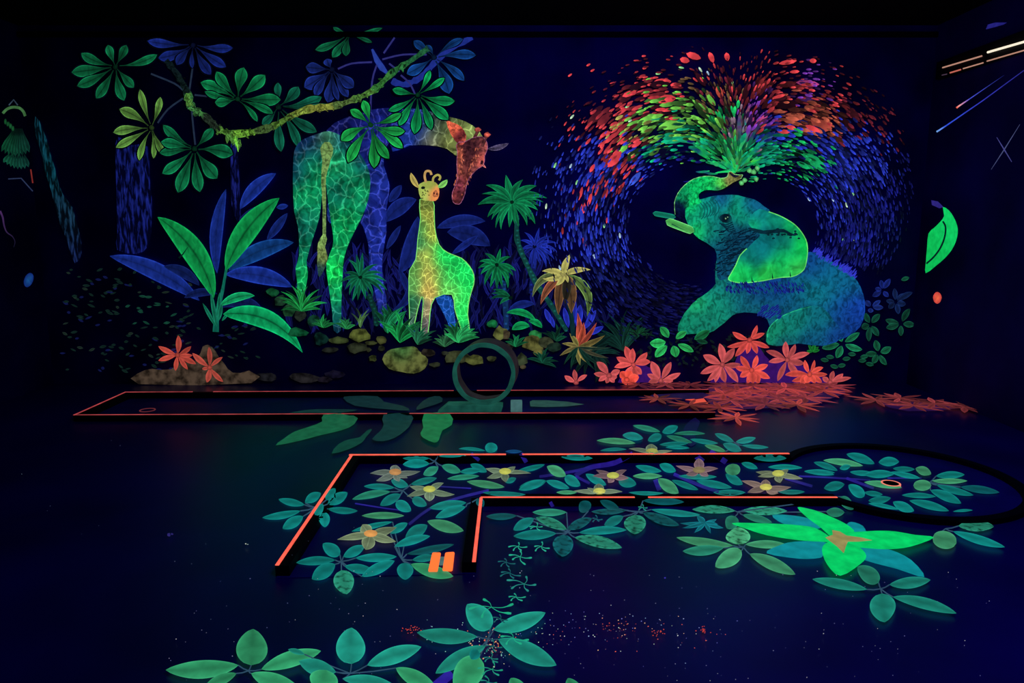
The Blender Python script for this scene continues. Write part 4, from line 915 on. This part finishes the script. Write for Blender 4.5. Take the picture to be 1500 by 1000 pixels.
# loop-the-loop
rb = on_floor(700, 597.5, RH); y0 = rb.y
lp = empty('loop_obstacle', (on_wall(709, 500).x * 0 + (709 - 750) / F * y0, y0, 0), 'teal painted vertical loop standing on the lane under the mural', 'loop obstacle')
def at_y(px, py, Y):
    d = ray(px, py); return Vector((0, 0, H)) + d * (Y / d.y)
c0 = at_y(709, 547, y0 + .03); ro = (at_y(755, 547, y0 + .03).x - at_y(663, 547, y0 + .03).x) / 2; ri = ro * .86
rz = ro * 1.0
def band(name, r0, r1, ya, yb, mat, shift=0, seg=72, cz=c0.z, a0=0, a1=2 * math.pi):
    v, f = [], []
    full = abs(a1 - a0) > 6.2; m = seg if full else seg + 1
    for i in range(m):
        t = a0 + (a1 - a0) * i / seg; cx, sz = math.cos(t), math.sin(t)
        wob = 1 + .012 * math.sin(5 * t) + .008 * math.sin(11 * t + 1)
        for r, y, s in ((r0 * wob, ya, 0), (r1, ya, 0), (r1, yb, shift), (r0 * wob, yb, shift)): v.append((c0.x + r * cx + s, y, cz + r * sz))
    for i in range(seg if full else seg):
        a = 4 * i; b = 4 * ((i + 1) % m)
        for k in range(4): f.append((a + k, b + k, b + (k + 1) % 4, a + (k + 1) % 4))
    return link_mesh(name, v, f, mat, lp, smooth=False)
band('ring', ri, ro, y0, y0 + .03, M_LOOP)
o = band('outer_band', ro * .96, ro * .995, y0 + .03, y0 + .26, M_LOOPO, shift=.03); o['label'] = 'dull grey-red outer skin of the loop'
zb = .003
v, f = [], []
xl = at_y(640, 597, y0).x; xa = at_y(655, 590, y0).x; xb = at_y(733, 590, y0).x; zt_ = at_y(700, 593, y0).z
prism_pts = [(xl, .004), (xb, .004), (xb + .02, zt_ * .9), (xb - .03, zt_), (xa, zt_), ]
n = len(prism_pts)
for yy in (y0 - .02, y0 + .12): v += [(x, yy, z) for x, z in prism_pts]
f = [tuple(range(n)), tuple(range(2 * n - 1, n - 1, -1))] + [(i, n + i, n + (i + 1) % n, (i + 1) % n) for i in range(n)]
link_mesh('ramp', v, f, M_LOOP, lp)
bk = at_y(757, 597, y0 + .06)
v, f = [], []; a = at_y(748, 596, y0 + .05); b = at_y(765, 589, y0 + .05)
box(v, f, (a.x, y0 + .05, .003), (b.x, y0 + .14, b.z)); 
o = link_mesh('block', v, f, M_WHITE); tagit(o, 'small pale worn block on the lane just right of the loop', 'block')
bv = o.modifiers.new('b', 'BEVEL'); bv.width = .006; bv.segments = 2

# ------------------------------------------------------------------ floor paintings
T = (13, 124, 119); Gn = (62, 148, 104); Dk = (10, 82, 88); Br = (28, 140, 122); Bg = (48, 150, 100); Tg = (36, 130, 104)
OFF['f'] = .0045
def cluster(label, leaves, c=None, worn=False, stems=True, name='painted_leaf_cluster', sc_=(44, 74, 96), grp='painted leaf clusters on the floor'):
    cx = c[0] if c else sum((l[0] + l[2]) / 2 for l in leaves) / len(leaves); cy = c[1] if c else sum((l[1] + l[3]) / 2 for l in leaves) / len(leaves)
    p = on_floor(cx, cy); e = empty(name, (p.x, p.y, 0), label, 'floor painting', grp)
    if stems and c:
        P = Paint('f')
        for l in leaves:
            a, b = (l[0], l[1]), (l[2], l[3])
            if math.dist(b, c) < math.dist(a, c): a = b
            if math.dist(a, c) > 3: P.stroke([c, ((a[0] + c[0]) / 2, (a[1] + c[1]) / 2 + 1), a], 1.8, sc_, taper=False)
        if P.v: P.build('stem', M_FLOORP, e)
    for l in leaves:
        P = Paint('f'); x0, y0_, x1, y1, w, k = l[:6]
        if c and math.dist((x1, y1), c) < math.dist((x0, y0_), c): x0, y0_, x1, y1 = x1, y1, x0, y0_
        q = random.uniform(.88, 1.1); sh = (l[6] if l[6] != 'round' or w < 30 else 'ovate') if len(l) > 6 else ('ovate' if w > .55 * math.dist((x0, y0_), (x1, y1)) else 'ell')
        P.leaf(x0, y0_, x1, y1, w, tuple(v * q for v in k), edge=1.1, vein=.84, shape=sh, n=16, bend=random.uniform(-.03, .03))
        P.build('leaf', M_WORN if (worn or (len(l) > 7 and l[7])) else M_FLOORP, e)
    return e
# violet branches under the leaves
VI = (40, 26, 140)
P = Paint('f'); P.stroke(catmull([(1022, 614), (1012, 628), (1010, 640), (1016, 652)], 4, False), [8, 12, 15, 17, 19, 20, 20, 19, 18, 17, 15, 12, 8], (12, 10, 56), (14, 11, 62))
o = P.build('painted_branch', M_FLOORP); tagit(o, 'broad dim violet stem painted beyond the far neon rail', 'floor painting')
for pts, w in (([(927, 664), (900, 678), (870, 683), (852, 690), (843, 697)], 7), ([(843, 697), (864, 708)], 4), ([(763, 664), (771, 677)], 6), ([(1040, 661), (1064, 677)], 8), ([(987, 694), (1026, 711), (1053, 720)], 5), ([(960, 702), (966, 718)], 7), ([(900, 676), (840, 690), (790, 698)], 4),
               ([(716, 718), (668, 730), (629, 745), (599, 768)], 4), ([(690, 664), (702, 674)], 5), ([(520, 737), (570, 745), (600, 748)], 2), ([(1170, 697), (1230, 700), (1275, 703)], 2.5), ([(1240, 700), (1280, 715)], 4), ([(1300, 700), (1350, 700)], 2), ([(1150, 700), (1190, 712)], 4), ([(806, 735), (810, 742)], 5), ([(690, 715), (640, 712)], 2), ([(1020, 668), (1030, 676)], 8)):
    P = Paint('f'); P.stroke(catmull(pts, 3, False), w, VI, (26, 20, 96), taper=False)
    o = P.build('painted_branch', M_FLOORP); tagit(o, 'violet stem painted among the leaves of the front golf lane', 'floor painting', 'violet stems under the leaves')
P = Paint('f'); P.stroke([(662, 985), (640, 1003), (632, 1010)], 14, (44, 22, 150), taper=False)
o = P.build('painted_branch', M_FLOORP); tagit(o, 'short violet stem painted at the bottom edge between leaves', 'floor painting')

cluster('teal leaf rosette crossing the left neon rail of the front lane', [(446, 739, 408, 731, 11, T), (447, 736, 470, 722, 14, T), (440, 748, 384, 758, 11, T), (444, 756, 414, 774, 16, T), (480, 738, 509, 721, 16, T), (478, 732, 491, 715, 12, T), (480, 745, 524, 748, 10, T), (473, 738, 462, 754, 12, T), (474, 750, 476, 772, 16, T)], (462, 743))
cluster('teal leaves by the far rail above the first pale lilies', [(629, 671, 590, 671, 7, T), (629, 679, 590, 680, 13, T), (642, 684, 620, 695, 13, Tg), (647, 682, 675, 691, 13, Tg), (641, 668, 683, 667, 5, T)], (637, 675))
cluster('thin leaf and round leaf poking up behind the far rail', [(711, 660, 672, 657, 5, T), (720, 663, 720, 648, 18, T, 'round'), (740, 661, 765, 661, 5, (16, 70, 120))])
cluster('leaf group between the two upper left lilies', [(578, 714, 533, 712, 9, T), (572, 720, 516, 731, 11, Tg), (587, 724, 557, 740, 14, T), (598, 711, 573, 703, 13, T), (602, 709, 640, 700, 10, T), (580, 735, 602, 748, 16, T), (625, 740, 604, 730, 14, T)], (590, 718))
cluster('light green leaves left of the short inner rail', [(530, 755, 592, 755, 10, Gn), (679, 777, 626, 763, 17, Gn)], stems=False)
cluster('pair of teal leaves touching the inner rail corner', [(683, 736, 629, 744, 13, T), (682, 742, 638, 758, 14, T), (700, 730, 708, 742, 12, Dk)], (684, 738))
cluster('leaf cluster left of the front lane first lily above the inner corner', [(713, 691, 689, 680, 11, T), (704, 689, 674, 691, 9, T), (702, 697, 655, 701, 8, Tg), (739, 713, 684, 705, 11, Gn), (761, 713, 800, 704, 13, T), (801, 705, 830, 713, 10, T), (759, 689, 798, 680, 8, T), (801, 683, 829, 697, 14, Gn), (707, 721, 770, 724, 8, T), (740, 706, 756, 700, 8, T)], (752, 703), stems=False)
cluster('large teal rosette at the near left end of the front lane', [(498, 812, 473, 796, 19, T), (491, 820, 434, 824, 13, T), (491, 826, 457, 848, 21, T), (500, 835, 508, 870, 30, Tg, 'round', 1), (503, 815, 534, 799, 15, T), (521, 817, 581, 815, 13, T), (505, 829, 548, 836, 14, T), (530, 844, 578, 821, 16, T)], (500, 822))
cluster('leaf cluster around and under the orange tee pads', [(594, 787, 626, 769, 18, T), (578, 800, 630, 785, 13, T), (596, 811, 665, 797, 11, Dk), (604, 820, 640, 815, 11, T), (602, 826, 664, 844, 19, Bg), (594, 824, 594, 849, 24, T), (515, 778, 575, 764, 8, T), (572, 781, 597, 766, 12, T)], (588, 818))
cluster('leaf cluster beyond the far rail in the middle of the room', [(967, 632, 927, 623, 8, Tg), (970, 633, 993, 624, 12, T), (987, 635, 1033, 635, 6, Tg), (942, 642, 912, 637, 12, T), (949, 645, 969, 637, 12, T), (976, 638, 1014, 648, 8, Tg), (931, 649, 874, 645, 9, Gn), (966, 651, 1008, 649, 7, T), (1011, 643, 1052, 649, 7, T), (879, 660, 918, 658, 5, T), (975, 655, 1010, 656, 5, T)], (972, 640), stems=False)
cluster('leaf group beyond the right end of the far rail', [(1075, 647, 1047, 635, 9, T), (1078, 647, 1107, 641, 9, T), (1086, 660, 1059, 650, 12, T), (1087, 652, 1126, 655, 6, T), (1032, 652, 1063, 661, 8, Gn)], (1080, 649))
cluster('leaves just inside the far rail between lilies', [(822, 669, 868, 671, 9, T), (802, 684, 828, 697, 14, Gn), (828, 697, 850, 711, 15, T), (760, 717, 798, 703, 12, T), (800, 704, 834, 715, 11, T), (858, 694, 888, 710, 12, T), (906, 703, 932, 709, 16, T), (815, 721, 845, 721, 6, Gn)], stems=False)
cluster('leaf cluster in the middle of the long lane', [(969, 690, 931, 682, 10, T), (990, 690, 966, 680, 13, T), (970, 697, 927, 697, 9, Gn), (964, 701, 994, 722, 17, Gn), (994, 697, 1050, 698, 8, T), (984, 703, 1023, 717, 9, T), (921, 721, 972, 722, 6, T)], (978, 696), stems=False)
cluster('leaf cluster around the right-hand lilies of the lane', [(1072, 714, 1020, 704, 11, T), (1088, 709, 1063, 694, 13, T), (1073, 679, 1073, 696, 22, Gn, 'round'), (1045, 721, 1092, 721, 9, T), (1104, 671, 1152, 671, 11, T), (1125, 684, 1175, 685, 8, T), (1086, 678, 1110, 686, 9, T), (1140, 720, 1179, 720, 7, T), (1178, 690, 1223, 692, 8, T)], (1090, 700), stems=False)
cluster('speckled leaf cluster just below the near rail left of centre', [(830, 750, 780, 750, 11, Tg), (782, 759, 752, 776, 15, T), (830, 775, 785, 758, 14, Tg, 'ell', 1), (815, 781, 752, 785, 15, T), (831, 775, 867, 759, 14, Dk, 'ell', 1), (848, 780, 918, 776, 12, T), (842, 787, 911, 802, 17, Tg, 'ell', 1), (824, 783, 824, 815, 30, Dk, 'round', 1), (757, 755, 712, 756, 10, Dk), (850, 735, 862, 748, 20, Dk)], (832, 779))
cluster('leaf cluster with a round green leaf below the near rail', [(942, 751, 995, 769, 14, Dk, 'ell', 1), (954, 746, 1026, 754, 10, T), (885, 769, 913, 756, 14, T), (866, 749, 918, 747, 9, Dk, 'ell', 1), (929, 754, 930, 782, 32, Tg, 'round', 1), (879, 733, 907, 745, 12, Dk), (942, 733, 1002, 735, 11, Dk)], (935, 749))
cluster('leaf cluster under the near rail left of the big green flower', [(1077, 748, 1014, 746, 12, Tg, 'ell', 1), (1088, 747, 1153, 748, 13, Tg, 'ell', 1), (1077, 756, 1065, 774, 20, Tg), (1088, 754, 1131, 765, 11, Tg), (1210, 749, 1237, 750, 14, Tg), (1232, 727, 1250, 746, 15, Tg)], (1082, 749))
cluster('light green leaf rosette left of the big green flower', [(1074, 799, 991, 787, 13, Gn), (1060, 802, 1000, 807, 15, Tg), (1086, 806, 1048, 830, 25, Gn), (1098, 811, 1165, 841, 19, Gn), (1092, 797, 1155, 799, 12, Gn), (1081, 797, 1080, 772, 36, Gn, 'round', 1)], (1089, 801))
cluster('leaf cluster on the upper left of the round green', [(1281, 679, 1240, 665, 13, T), (1287, 677, 1317, 676, 14, T), (1264, 682, 1206, 674, 10, Gn), (1227, 689, 1192, 677, 9, T), (1222, 695, 1178, 690, 8, T), (1230, 686, 1246, 682, 8, T), (1245, 691, 1281, 693, 8, T), (1266, 695, 1310, 694, 12, T), (1308, 686, 1340, 687, 8, T), (1305, 691, 1348, 700, 8, T), (1364, 694, 1341, 686, 13, Gn)], (1290, 686), stems=False)
cluster('leaf cluster on the right of the round green', [(1338, 711, 1364, 711, 16, Gn, 'round'), (1371, 697, 1413, 695, 11, T), (1365, 704, 1417, 704, 8, Gn), (1372, 710, 1426, 725, 10, T), (1407, 713, 1464, 721, 11, Dk), (1363, 718, 1408, 737, 14, T)], (1362, 706))
cluster('leaf cluster below and left of the orange-ringed cup', [(1207, 715, 1237, 709, 14, T), (1243, 710, 1266, 727, 16, T), (1266, 721, 1293, 724, 8, T), (1266, 706, 1321, 714, 10, Gn), (1321, 725, 1371, 727, 8, T), (1272, 733, 1305, 729, 11, T), (1272, 737, 1317, 746, 6, T), (1308, 735, 1339, 748, 14, T), (1332, 733, 1390, 748, 12, T), (1396, 749, 1425, 747, 4, T)], (1262, 716), stems=False)
cluster('leaves right of the big green flower beyond its tip', [(1404, 770, 1456, 771, 17, Tg, 'ell', 1), (1366, 787, 1401, 795, 26, Gn, 'round'), (1396, 778, 1472, 801, 13, T)], (1385, 774))
cluster('teal leaf rosette below the big green flower', [(1270, 863, 1190, 848, 15, Br), (1287, 853, 1256, 830, 24, Tg), (1303, 856, 1363, 849, 17, Br), (1292, 869, 1296, 911, 38, Br, 'round'), (1308, 874, 1401, 898, 17, Br)], (1290, 862))
cluster('bottom left leaf rosette with a heart-shaped upright leaf', [(368, 974, 371, 921, 46, Bg), (349, 974, 243, 981, 27, Bg), (383, 980, 470, 953, 24, Bg), (346, 986, 300, 1006, 16, Bg), (368, 986, 440, 1010, 26, Bg)], (364, 982))
cluster('bottom teal leaf rosette second from the left', [(515, 972, 515, 919, 43, Br), (538, 974, 617, 947, 25, Br), (492, 984, 438, 968, 24, Br), (446, 958, 422, 951, 8, Br), (478, 981, 468, 1014, 42, Bg), (502, 994, 580, 1006, 20, Br), (580, 978, 640, 1010, 24, Bg)], (513, 986))
cluster('glitter-dusted teal rosette at the bottom centre', [(718, 921, 684, 885, 34, Br), (723, 922, 799, 897, 25, Br), (699, 932, 611, 926, 23, Br), (711, 946, 638, 986, 23, Br), (730, 936, 815, 974, 30, Br), (702, 962, 668, 1012, 42, Bg), (700, 952, 690, 965, 16, T)], (715, 935))
cluster('two green leaf tips at the very bottom edge right of centre', [(765, 1020, 748, 993, 24, Bg), (848, 1020, 832, 993, 22, Bg)], stems=False)
# little six-pointed teal flower
P = Paint('f'); fan(P, (1033, 765), [(996, 766, 6), (1017, 780, 6), (1041, 781, 6), (1060, 773, 6), (1050, 760, 5), (1021, 755, 8), (1000, 773, 5), (1052, 768, 5)], 6, (14, 108, 120), shape='lan', gap=0, vein=.8)
o = P.build('painted_flower', M_FLOORP); tagit(o, 'small spiky teal star flower left of the big green flower', 'floor painting')

# pale lilies
LY = (104, 124, 100); YC = (196, 200, 90)
def lily(c, tips, label, cc=YC, rgb=LY):
    p = on_floor(*c); e = empty('painted_lily', (p.x, p.y, 0), label, 'floor painting', 'pale lilies on the lane')
    for t in tips:
        P = Paint('f'); q = random.uniform(.85, 1.1); L = math.dist(c, t[:2])
        w = t[2] if len(t) > 2 else 9
        P.leaf(c[0], c[1] + 2, t[0], t[1], w, tuple(v * q for v in rgb), edge=1.3, vein=1.1, shape='lan' if w < 14 else 'ell', bend=random.uniform(-.05, .05)); P.build('petal', M_FLOORP, e)
    P = Paint('f'); sc2 = 8.5 if c[1] > 740 else 7.5
    P.blob(c[0], c[1], sc2 + 1.5, sc2 * .5 + 1, cc, n=20, jit=.02, c2=tuple(v * .9 for v in cc)); o = P.build('flower_centre', M_FLOORP, e); o['label'] = 'glowing centre disc'
PK = (118, 92, 98)
lily((579, 691), [(542, 693), (551, 704, 10), (585, 705, 11), (597, 700, 9), (616, 690, 8), (581, 681, 16)], 'pale lily nearest the far left rail corner, with a peach centre', (196, 140, 84), (96, 108, 100))
lily((629, 716), [(600, 712), (596, 727, 9), (629, 734, 15), (666, 724, 9), (650, 707, 9)], 'pale lily with yellow centre in the left part of the front lane')
lily((543, 781), [(531, 768, 18), (581, 772, 13), (580, 793, 13), (536, 805, 20), (494, 790, 11)], 'largest pale lily with orange centre near the tee pads', (230, 160, 86), (112, 128, 96))
lily((740, 690), [(711, 686, 9), (713, 700, 9), (741, 706, 12), (778, 693, 6), (755, 683, 9)], 'pale lily with yellow centre above the inner rail corner')
lily((1024, 688), [(990, 682, 8), (1005, 695, 9), (1038, 697, 9), (1052, 686, 8), (1023, 671, 15)], 'dull pinkish lily with tan centre in the middle of the lane', (140, 122, 84), PK)
lily((898, 696), [(873, 688, 8), (868, 697, 8), (891, 707, 11), (921, 700, 9), (918, 688, 8)], 'pinkish lily with yellow centre left of the lane middle', YC, PK)
lily((878, 719), [(840, 719, 7), (877, 708, 15), (912, 720, 7), (860, 714, 6)], 'pale lily with yellow centre touching the near rail', (214, 214, 100))
lily((955, 661), [(921, 657, 6), (955, 650, 17), (985, 660, 5)], 'pale lily half beyond the far rail', (170, 176, 84))
lily((1140, 693), [(1107, 691, 8), (1110, 698, 7), (1143, 707, 13), (1176, 701, 8), (1155, 687, 9)], 'yellow-centred lily nearest the right end of the far rail', YC, (110, 120, 92))
lily((1122, 713), [(1086, 704, 9), (1095, 721, 10), (1140, 722, 11), (1159, 713, 9), (1122, 702, 14)], 'pinkish lily with bright yellow centre just above the near rail', (214, 206, 96), (128, 106, 98))

# the big green flower
p = on_floor(1227, 790); e = empty('painted_lily', (p.x, p.y, 0), 'huge glowing green flower with teal back petals painted on the floor', 'floor painting')
def pet(pts, c, nm='petal', lab=None):
    P = Paint('f'); P.poly(pts, c, step=9, smooth=3); o = P.build(nm, M_FLOORP, e)
    if lab: o['label'] = lab
TL = (12, 136, 146); GG = (6, 205, 100)
for q in ([(1131, 754), (1164, 755), (1191, 761), (1205, 770), (1190, 775), (1150, 768)], [(1123, 810), (1140, 799), (1164, 793), (1205, 793), (1212, 800), (1206, 812), (1200, 817), (1170, 818)], [(1255, 802), (1285, 803), (1305, 805), (1335, 820), (1354, 845), (1314, 833), (1269, 821), (1255, 812)], [(1240, 770), (1247, 764), (1264, 770), (1268, 782), (1250, 782)]): pet(q, TL, lab='teal back petal')
for q in ([(1072, 766), (1110, 766), (1140, 767), (1170, 769), (1194, 773), (1214, 785), (1216, 793), (1200, 793), (1170, 791), (1125, 784), (1095, 775)], [(1168, 743), (1185, 745), (1202, 750), (1225, 760), (1242, 769), (1252, 780), (1240, 792), (1222, 790), (1203, 773), (1185, 760)],
          [(1234, 788), (1246, 780), (1266, 778), (1290, 777), (1311, 778), (1340, 783), (1368, 787), (1335, 800), (1305, 804), (1275, 803), (1245, 799)], [(1204, 806), (1210, 795), (1226, 792), (1245, 796), (1260, 802), (1269, 814), (1260, 826), (1231, 843), (1212, 827)]): pet(q, GG)
P = Paint('f'); P.poly([(1209, 787), (1220, 783), (1219, 776), (1230, 778), (1240, 784), (1262, 787), (1278, 791), (1258, 793), (1242, 793), (1239, 800), (1236, 810), (1226, 800)], (150, 140, 84), step=5, smooth=1); o = P.build('flower_centre', M_FLOORP, e); o['label'] = 'tan star-shaped centre'

# dark green banana plant painted across the back lane
p = on_floor(603, 600); e = empty('painted_banana_plant', (p.x, p.y, 0), 'large dim green banana plant painted across the lane and floor by the loop', 'floor painting')
def bleaf(pts, c, worn=False):
    P = Paint('f'); P.poly(pts, c, step=7, smooth=2); P.build('leaf', M_WORN if worn else M_FLOORP, e)
bleaf([(404, 652), (416, 642), (431, 632), (452, 625), (472, 617), (474, 607), (521, 606), (519, 621), (500, 630), (470, 637), (440, 645)], (22, 90, 60))
bleaf([(486, 664), (496, 650), (512, 643), (527, 640), (538, 630), (545, 629), (536, 640), (530, 648), (510, 658)], (14, 62, 52))
bleaf([(545, 643), (556, 632), (562, 622), (562, 607), (603, 606), (602, 620), (594, 630), (578, 641), (560, 646)], (14, 50, 50))
bleaf([(621, 606), (659, 606), (662, 622), (648, 630), (643, 644), (636, 648), (620, 641), (616, 634), (620, 626)], (22, 108, 64))
bleaf([(503, 583), (512, 580), (553, 580), (562, 588), (590, 594), (600, 601), (566, 599), (520, 594)], (14, 42, 46))
bleaf([(628, 582), (644, 580), (648, 588), (625, 596), (610, 600), (614, 592)], (14, 42, 46))
bleaf([(419, 606), (450, 600), (480, 599), (524, 600), (500, 604), (460, 606)], (14, 46, 46))
P = Paint('f'); P.poly([(776, 588), (780, 586), (800, 586), (830, 588), (856, 592), (830, 595), (800, 596), (777, 595)], (38, 74, 68), step=6, smooth=1); o = P.build('painted_leaf', M_FLOORP); tagit(o, 'grey-green pointed leaf painted on the lane right of the loop', 'floor painting')

# coral flowers on the floor
P = Paint('f')
for a in ([(955, 578), (1030, 575), (1036, 583), (960, 585)], [(1040, 566), (1235, 564), (1200, 590), (1060, 600), (1040, 590)], [(1058, 604), (1078, 606), (1078, 614), (1060, 614)], [(1290, 590), (1350, 588), (1400, 598), (1330, 602)]): P.poly(a, (30, 12, 60), smooth=2, step=12)
o = P.build('painted_ground_patch', M_FLOORP); tagit(o, 'purple ground painted beneath the coral flowers on the floor', 'floor painting')
def fflower(px, py, R, c, label, grp=None, n=9):
    p0 = on_floor(px, py); P = Paint('f'); a0 = random.uniform(0, 6)
    d0 = P.d
    vs = []
    for i in range(n):
        a = a0 + 2 * math.pi * i / n + random.uniform(-.15, .15); L = R * random.uniform(.75, 1.1); w = R * random.uniform(.17, .25); q = random.uniform(.55, 1.12)
        d = Vector((math.cos(a), math.sin(a), 0)); nn = Vector((-d.y, d.x, 0)); base = len(P.v); z = P.d
        prof = ((0, .25), (.25, .7), (.5, 1), (.75, .7), (1, .03))
        for t, k in prof:
            for r in (-1, 0, 1):
                v = Vector((p0.x, p0.y, z)) + d * L * t + nn * w * .5 * k * r; v.y = min(v.y, D - .004); v.x = min(v.x, XR - .004)
                P.v.append(v); P.c.append(lin(tuple(x * q * (.75 if r == 0 and t < .9 else 1) for x in c)))
        P.f += [(base + 3 * i2 + j, base + 3 * i2 + j + 1, base + 3 * i2 + j + 4, base + 3 * i2 + j + 3) for i2 in range(4) for j in range(2)]
        P.step()
    o = P.build('painted_flower', M_FLOORP); tagit(o, label, 'floor painting', grp); return o
FC = (160, 58, 66)
crowd = 'coral spiky flower in the crowded patch painted on the floor below the elephant'
for x, y in [(1062, 567), (1100, 568), (1140, 567), (1180, 568), (1215, 568), (1080, 575), (1125, 577), (1165, 577), (1205, 575), (1095, 586), (1140, 588), (1180, 586), (1070, 590), (1060, 581), (1120, 596), (1150, 572)]:
    fflower(x, y, .27, random.choice((FC, (134, 48, 60), (186, 64, 64))), crowd, 'crowded coral flowers on the floor')
for x, y in [(935, 567), (975, 567), (1010, 567)]:
    fflower(x, y, .2, (128, 46, 54), 'dim coral flower in the thin row between the mural and the coral lane edge', 'coral flowers behind the lane edge')
fflower(963, 588, .2, (150, 58, 56), 'coral flower painted on the lane left of the coral tee pads')
fflower(1010, 597, .22, (160, 58, 56), 'coral flower painted on the lane just below the coral tee pads')
fflower(1055, 601, .22, (176, 60, 58), 'coral flower at the right end of the back lane near edge')
fflower(1168, 597, .25, (180, 66, 60), 'lowest coral flower at the right of the crowded patch')
fflower(1078, 616, .22, (200, 74, 66), 'coral flower sticking out alone below the lane end')
for (x, y, l) in ((1283, 590, 'leftmost coral flower in the strip beside the right wall'), (1318, 587, 'rear coral flower in the strip beside the right wall'), (1338, 598, 'front middle coral flower in the strip beside the right wall'), (1368, 595, 'coral flower right of the middle in the strip by the right wall'), (1412, 600, 'rightmost coral flower touching the right wall')):
    fflower(x, y, .23, (150, 58, 62), l, 'coral flower strip by the right wall')

# small forked sprigs
def sprig(x, y, R, c, label, grp=None, rot=0):
    P = Paint('f')
    for a in (.15, 1.0, 2.4, 3.3, 4.6):
        a += rot + random.uniform(-.25, .25); L = R * random.uniform(.7, 1.15)
        ex, ey = x + L * math.cos(a), y + L * math.sin(a) * .6
        mx, my = x + L * .5 * math.cos(a + .3), y + L * .5 * math.sin(a + .3) * .6
        P.stroke(catmull([(x, y), (mx, my), (ex, ey)], 3, False), [.8, .9, 1, 1.2, 1.5, R * .09 + 1, R * .06 + .8], c)
    o = P.build('painted_sprig', M_FLOORP); tagit(o, label, 'floor painting', grp)
SG = 'small forked teal sprig in the trail painted from the near rail to the bottom rosette'; SC = (36, 160, 130)
for x, y, R, c in [(759, 800, 13, SC), (762, 815, 19, SC), (742, 823, 12, (24, 90, 96)), (747, 839, 16, (24, 96, 100)), (768, 855, 24, (34, 130, 120)), (756, 874, 13, SC), (733, 906, 12, (24, 90, 92)), (722, 946, 16, (24, 100, 96)), (719, 963, 14, (30, 120, 110)), (716, 999, 16, (34, 140, 120))]:
    sprig(x, y, R, c, SG, 'trail of forked sprigs')
sprig(793, 800, 14, SC, 'forked teal sprig right of the topmost one in the trail')
sprig(786, 771, 10, SC, 'tiny forked sprig on a speckled leaf just below the near rail')
sprig(874, 760, 9, (24, 90, 100), 'faint forked sprig between the two speckled leaf clusters')
sprig(942, 743, 9, (34, 130, 110), 'tiny forked sprig above the round green leaf')
sprig(720, 889, 32, (30, 165, 125), 'largest bright forked sprig just above the bottom centre rosette', rot=-.5)
sprig(752, 934, 24, (30, 165, 125), 'bright forked sprig lying over the right leaves of the bottom rosette', rot=-.2)
sprig(721, 980, 20, (32, 150, 120), 'bright forked sprig below the centre of the bottom rosette')

# glitter and paint specks on the floor
def specks(label, pts, name='glitter'):
    P = Paint('f'); P.d = .012
    for x, y, r, c in pts: P.blob(x, y, r, r * .8, c, n=6, jit=.3, c2=c)
    OFFk = OFF['f']; o = P.build(name, M_FLAT); OFF['f'] = OFFk; tagit(o, label, 'glitter', None, 'stuff')
WC = [(200, 200, 220), (150, 170, 230), (230, 180, 150), (120, 120, 220), (240, 100, 80), (210, 230, 210)]
L_ = []
for k in range(120): L_.append((random.gauss(890, 95), random.gauss(926, 17), random.uniform(.3, .9), random.choice(WC)))
for k in range(30): L_.append((random.gauss(908, 15), random.gauss(920, 8), random.uniform(.4, 1.0), random.choice(((200, 70, 56), (140, 44, 48), (220, 140, 120)))))
for k in range(14): L_.append((random.gauss(966, 4), random.gauss(925, 3), .9, (200, 70, 50)))
for k in range(16): L_.append((random.gauss(1031, 4), random.gauss(922, 3), .9, (200, 60, 50)))
for k in range(26): L_.append((random.gauss(608, 8), random.gauss(921, 3), .8, (210, 70, 50)))
specks('coloured glitter scattered in a band on the floor at bottom centre', L_)
L_ = [(random.uniform(240, 1450), random.uniform(835, 998), random.uniform(.3, .8), random.choice(((120, 120, 160), (90, 90, 140), (170, 170, 190)))) for k in range(190)]
L_ += [(random.uniform(20, 600), random.uniform(640, 840), random.uniform(.3, .6), (80, 90, 120)) for k in range(30)]
L_ += [(360, 796, 1.1, (180, 200, 190)), (363, 797, .8, (160, 180, 180)), (247, 783, 3, (44, 36, 110)), (974, 846, 1.4, (60, 50, 180)), (252, 782, 2, (44, 36, 110))]
specks('sparse pale specks sprinkled over the dark floor', L_, 'paint_specks')
L_ = [(random.gauss(716, 14), random.gauss(940, 14), random.uniform(.6, 1.3), random.choice(((240, 170, 120), (230, 110, 80), (220, 210, 190)))) for k in range(60)]
L_ += [(random.uniform(625, 800), random.uniform(905, 965), random.uniform(.4, .9), (150, 220, 210)) for k in range(50)]
specks('orange and white glitter gathered in the heart of the bottom rosette', L_)

# ------------------------------------------------------------------ UV lamps of the room and a touch of dark-room air
def lamp(name, loc, power, size, rgb=(.13, .04, 1.0), rot=(0, 0, 0), sy=.1):
    l = bpy.data.lights.new(name, 'AREA'); l.shape = 'RECTANGLE'; l.size = size; l.size_y = sy; l.energy = power; l.color = rgb
    o = bpy.data.objects.new(name, l); col.objects.link(o); o.location = loc; o.rotation_euler = rot; return o
lamp('blacklight', (1.0, 1.6, ZC - .08), 15, 1.2)
lamp('blacklight', (.9, 4.2, ZC - .08), 8, 1.6, rot=(.9, 0, 0))
lamp('blacklight', (2.6, 3.2, ZC - .08), 9, 1.2, rot=(0, -.5, 0))
lamp('blacklight', (-2.2, 3.0, ZC - .08), 1.0, 1.2)
w = bpy.data.worlds.new('world'); sc.world = w; w.use_nodes = True
w.node_tree.nodes['Background'].inputs[0].default_value = (.001, .001, .004, 1)
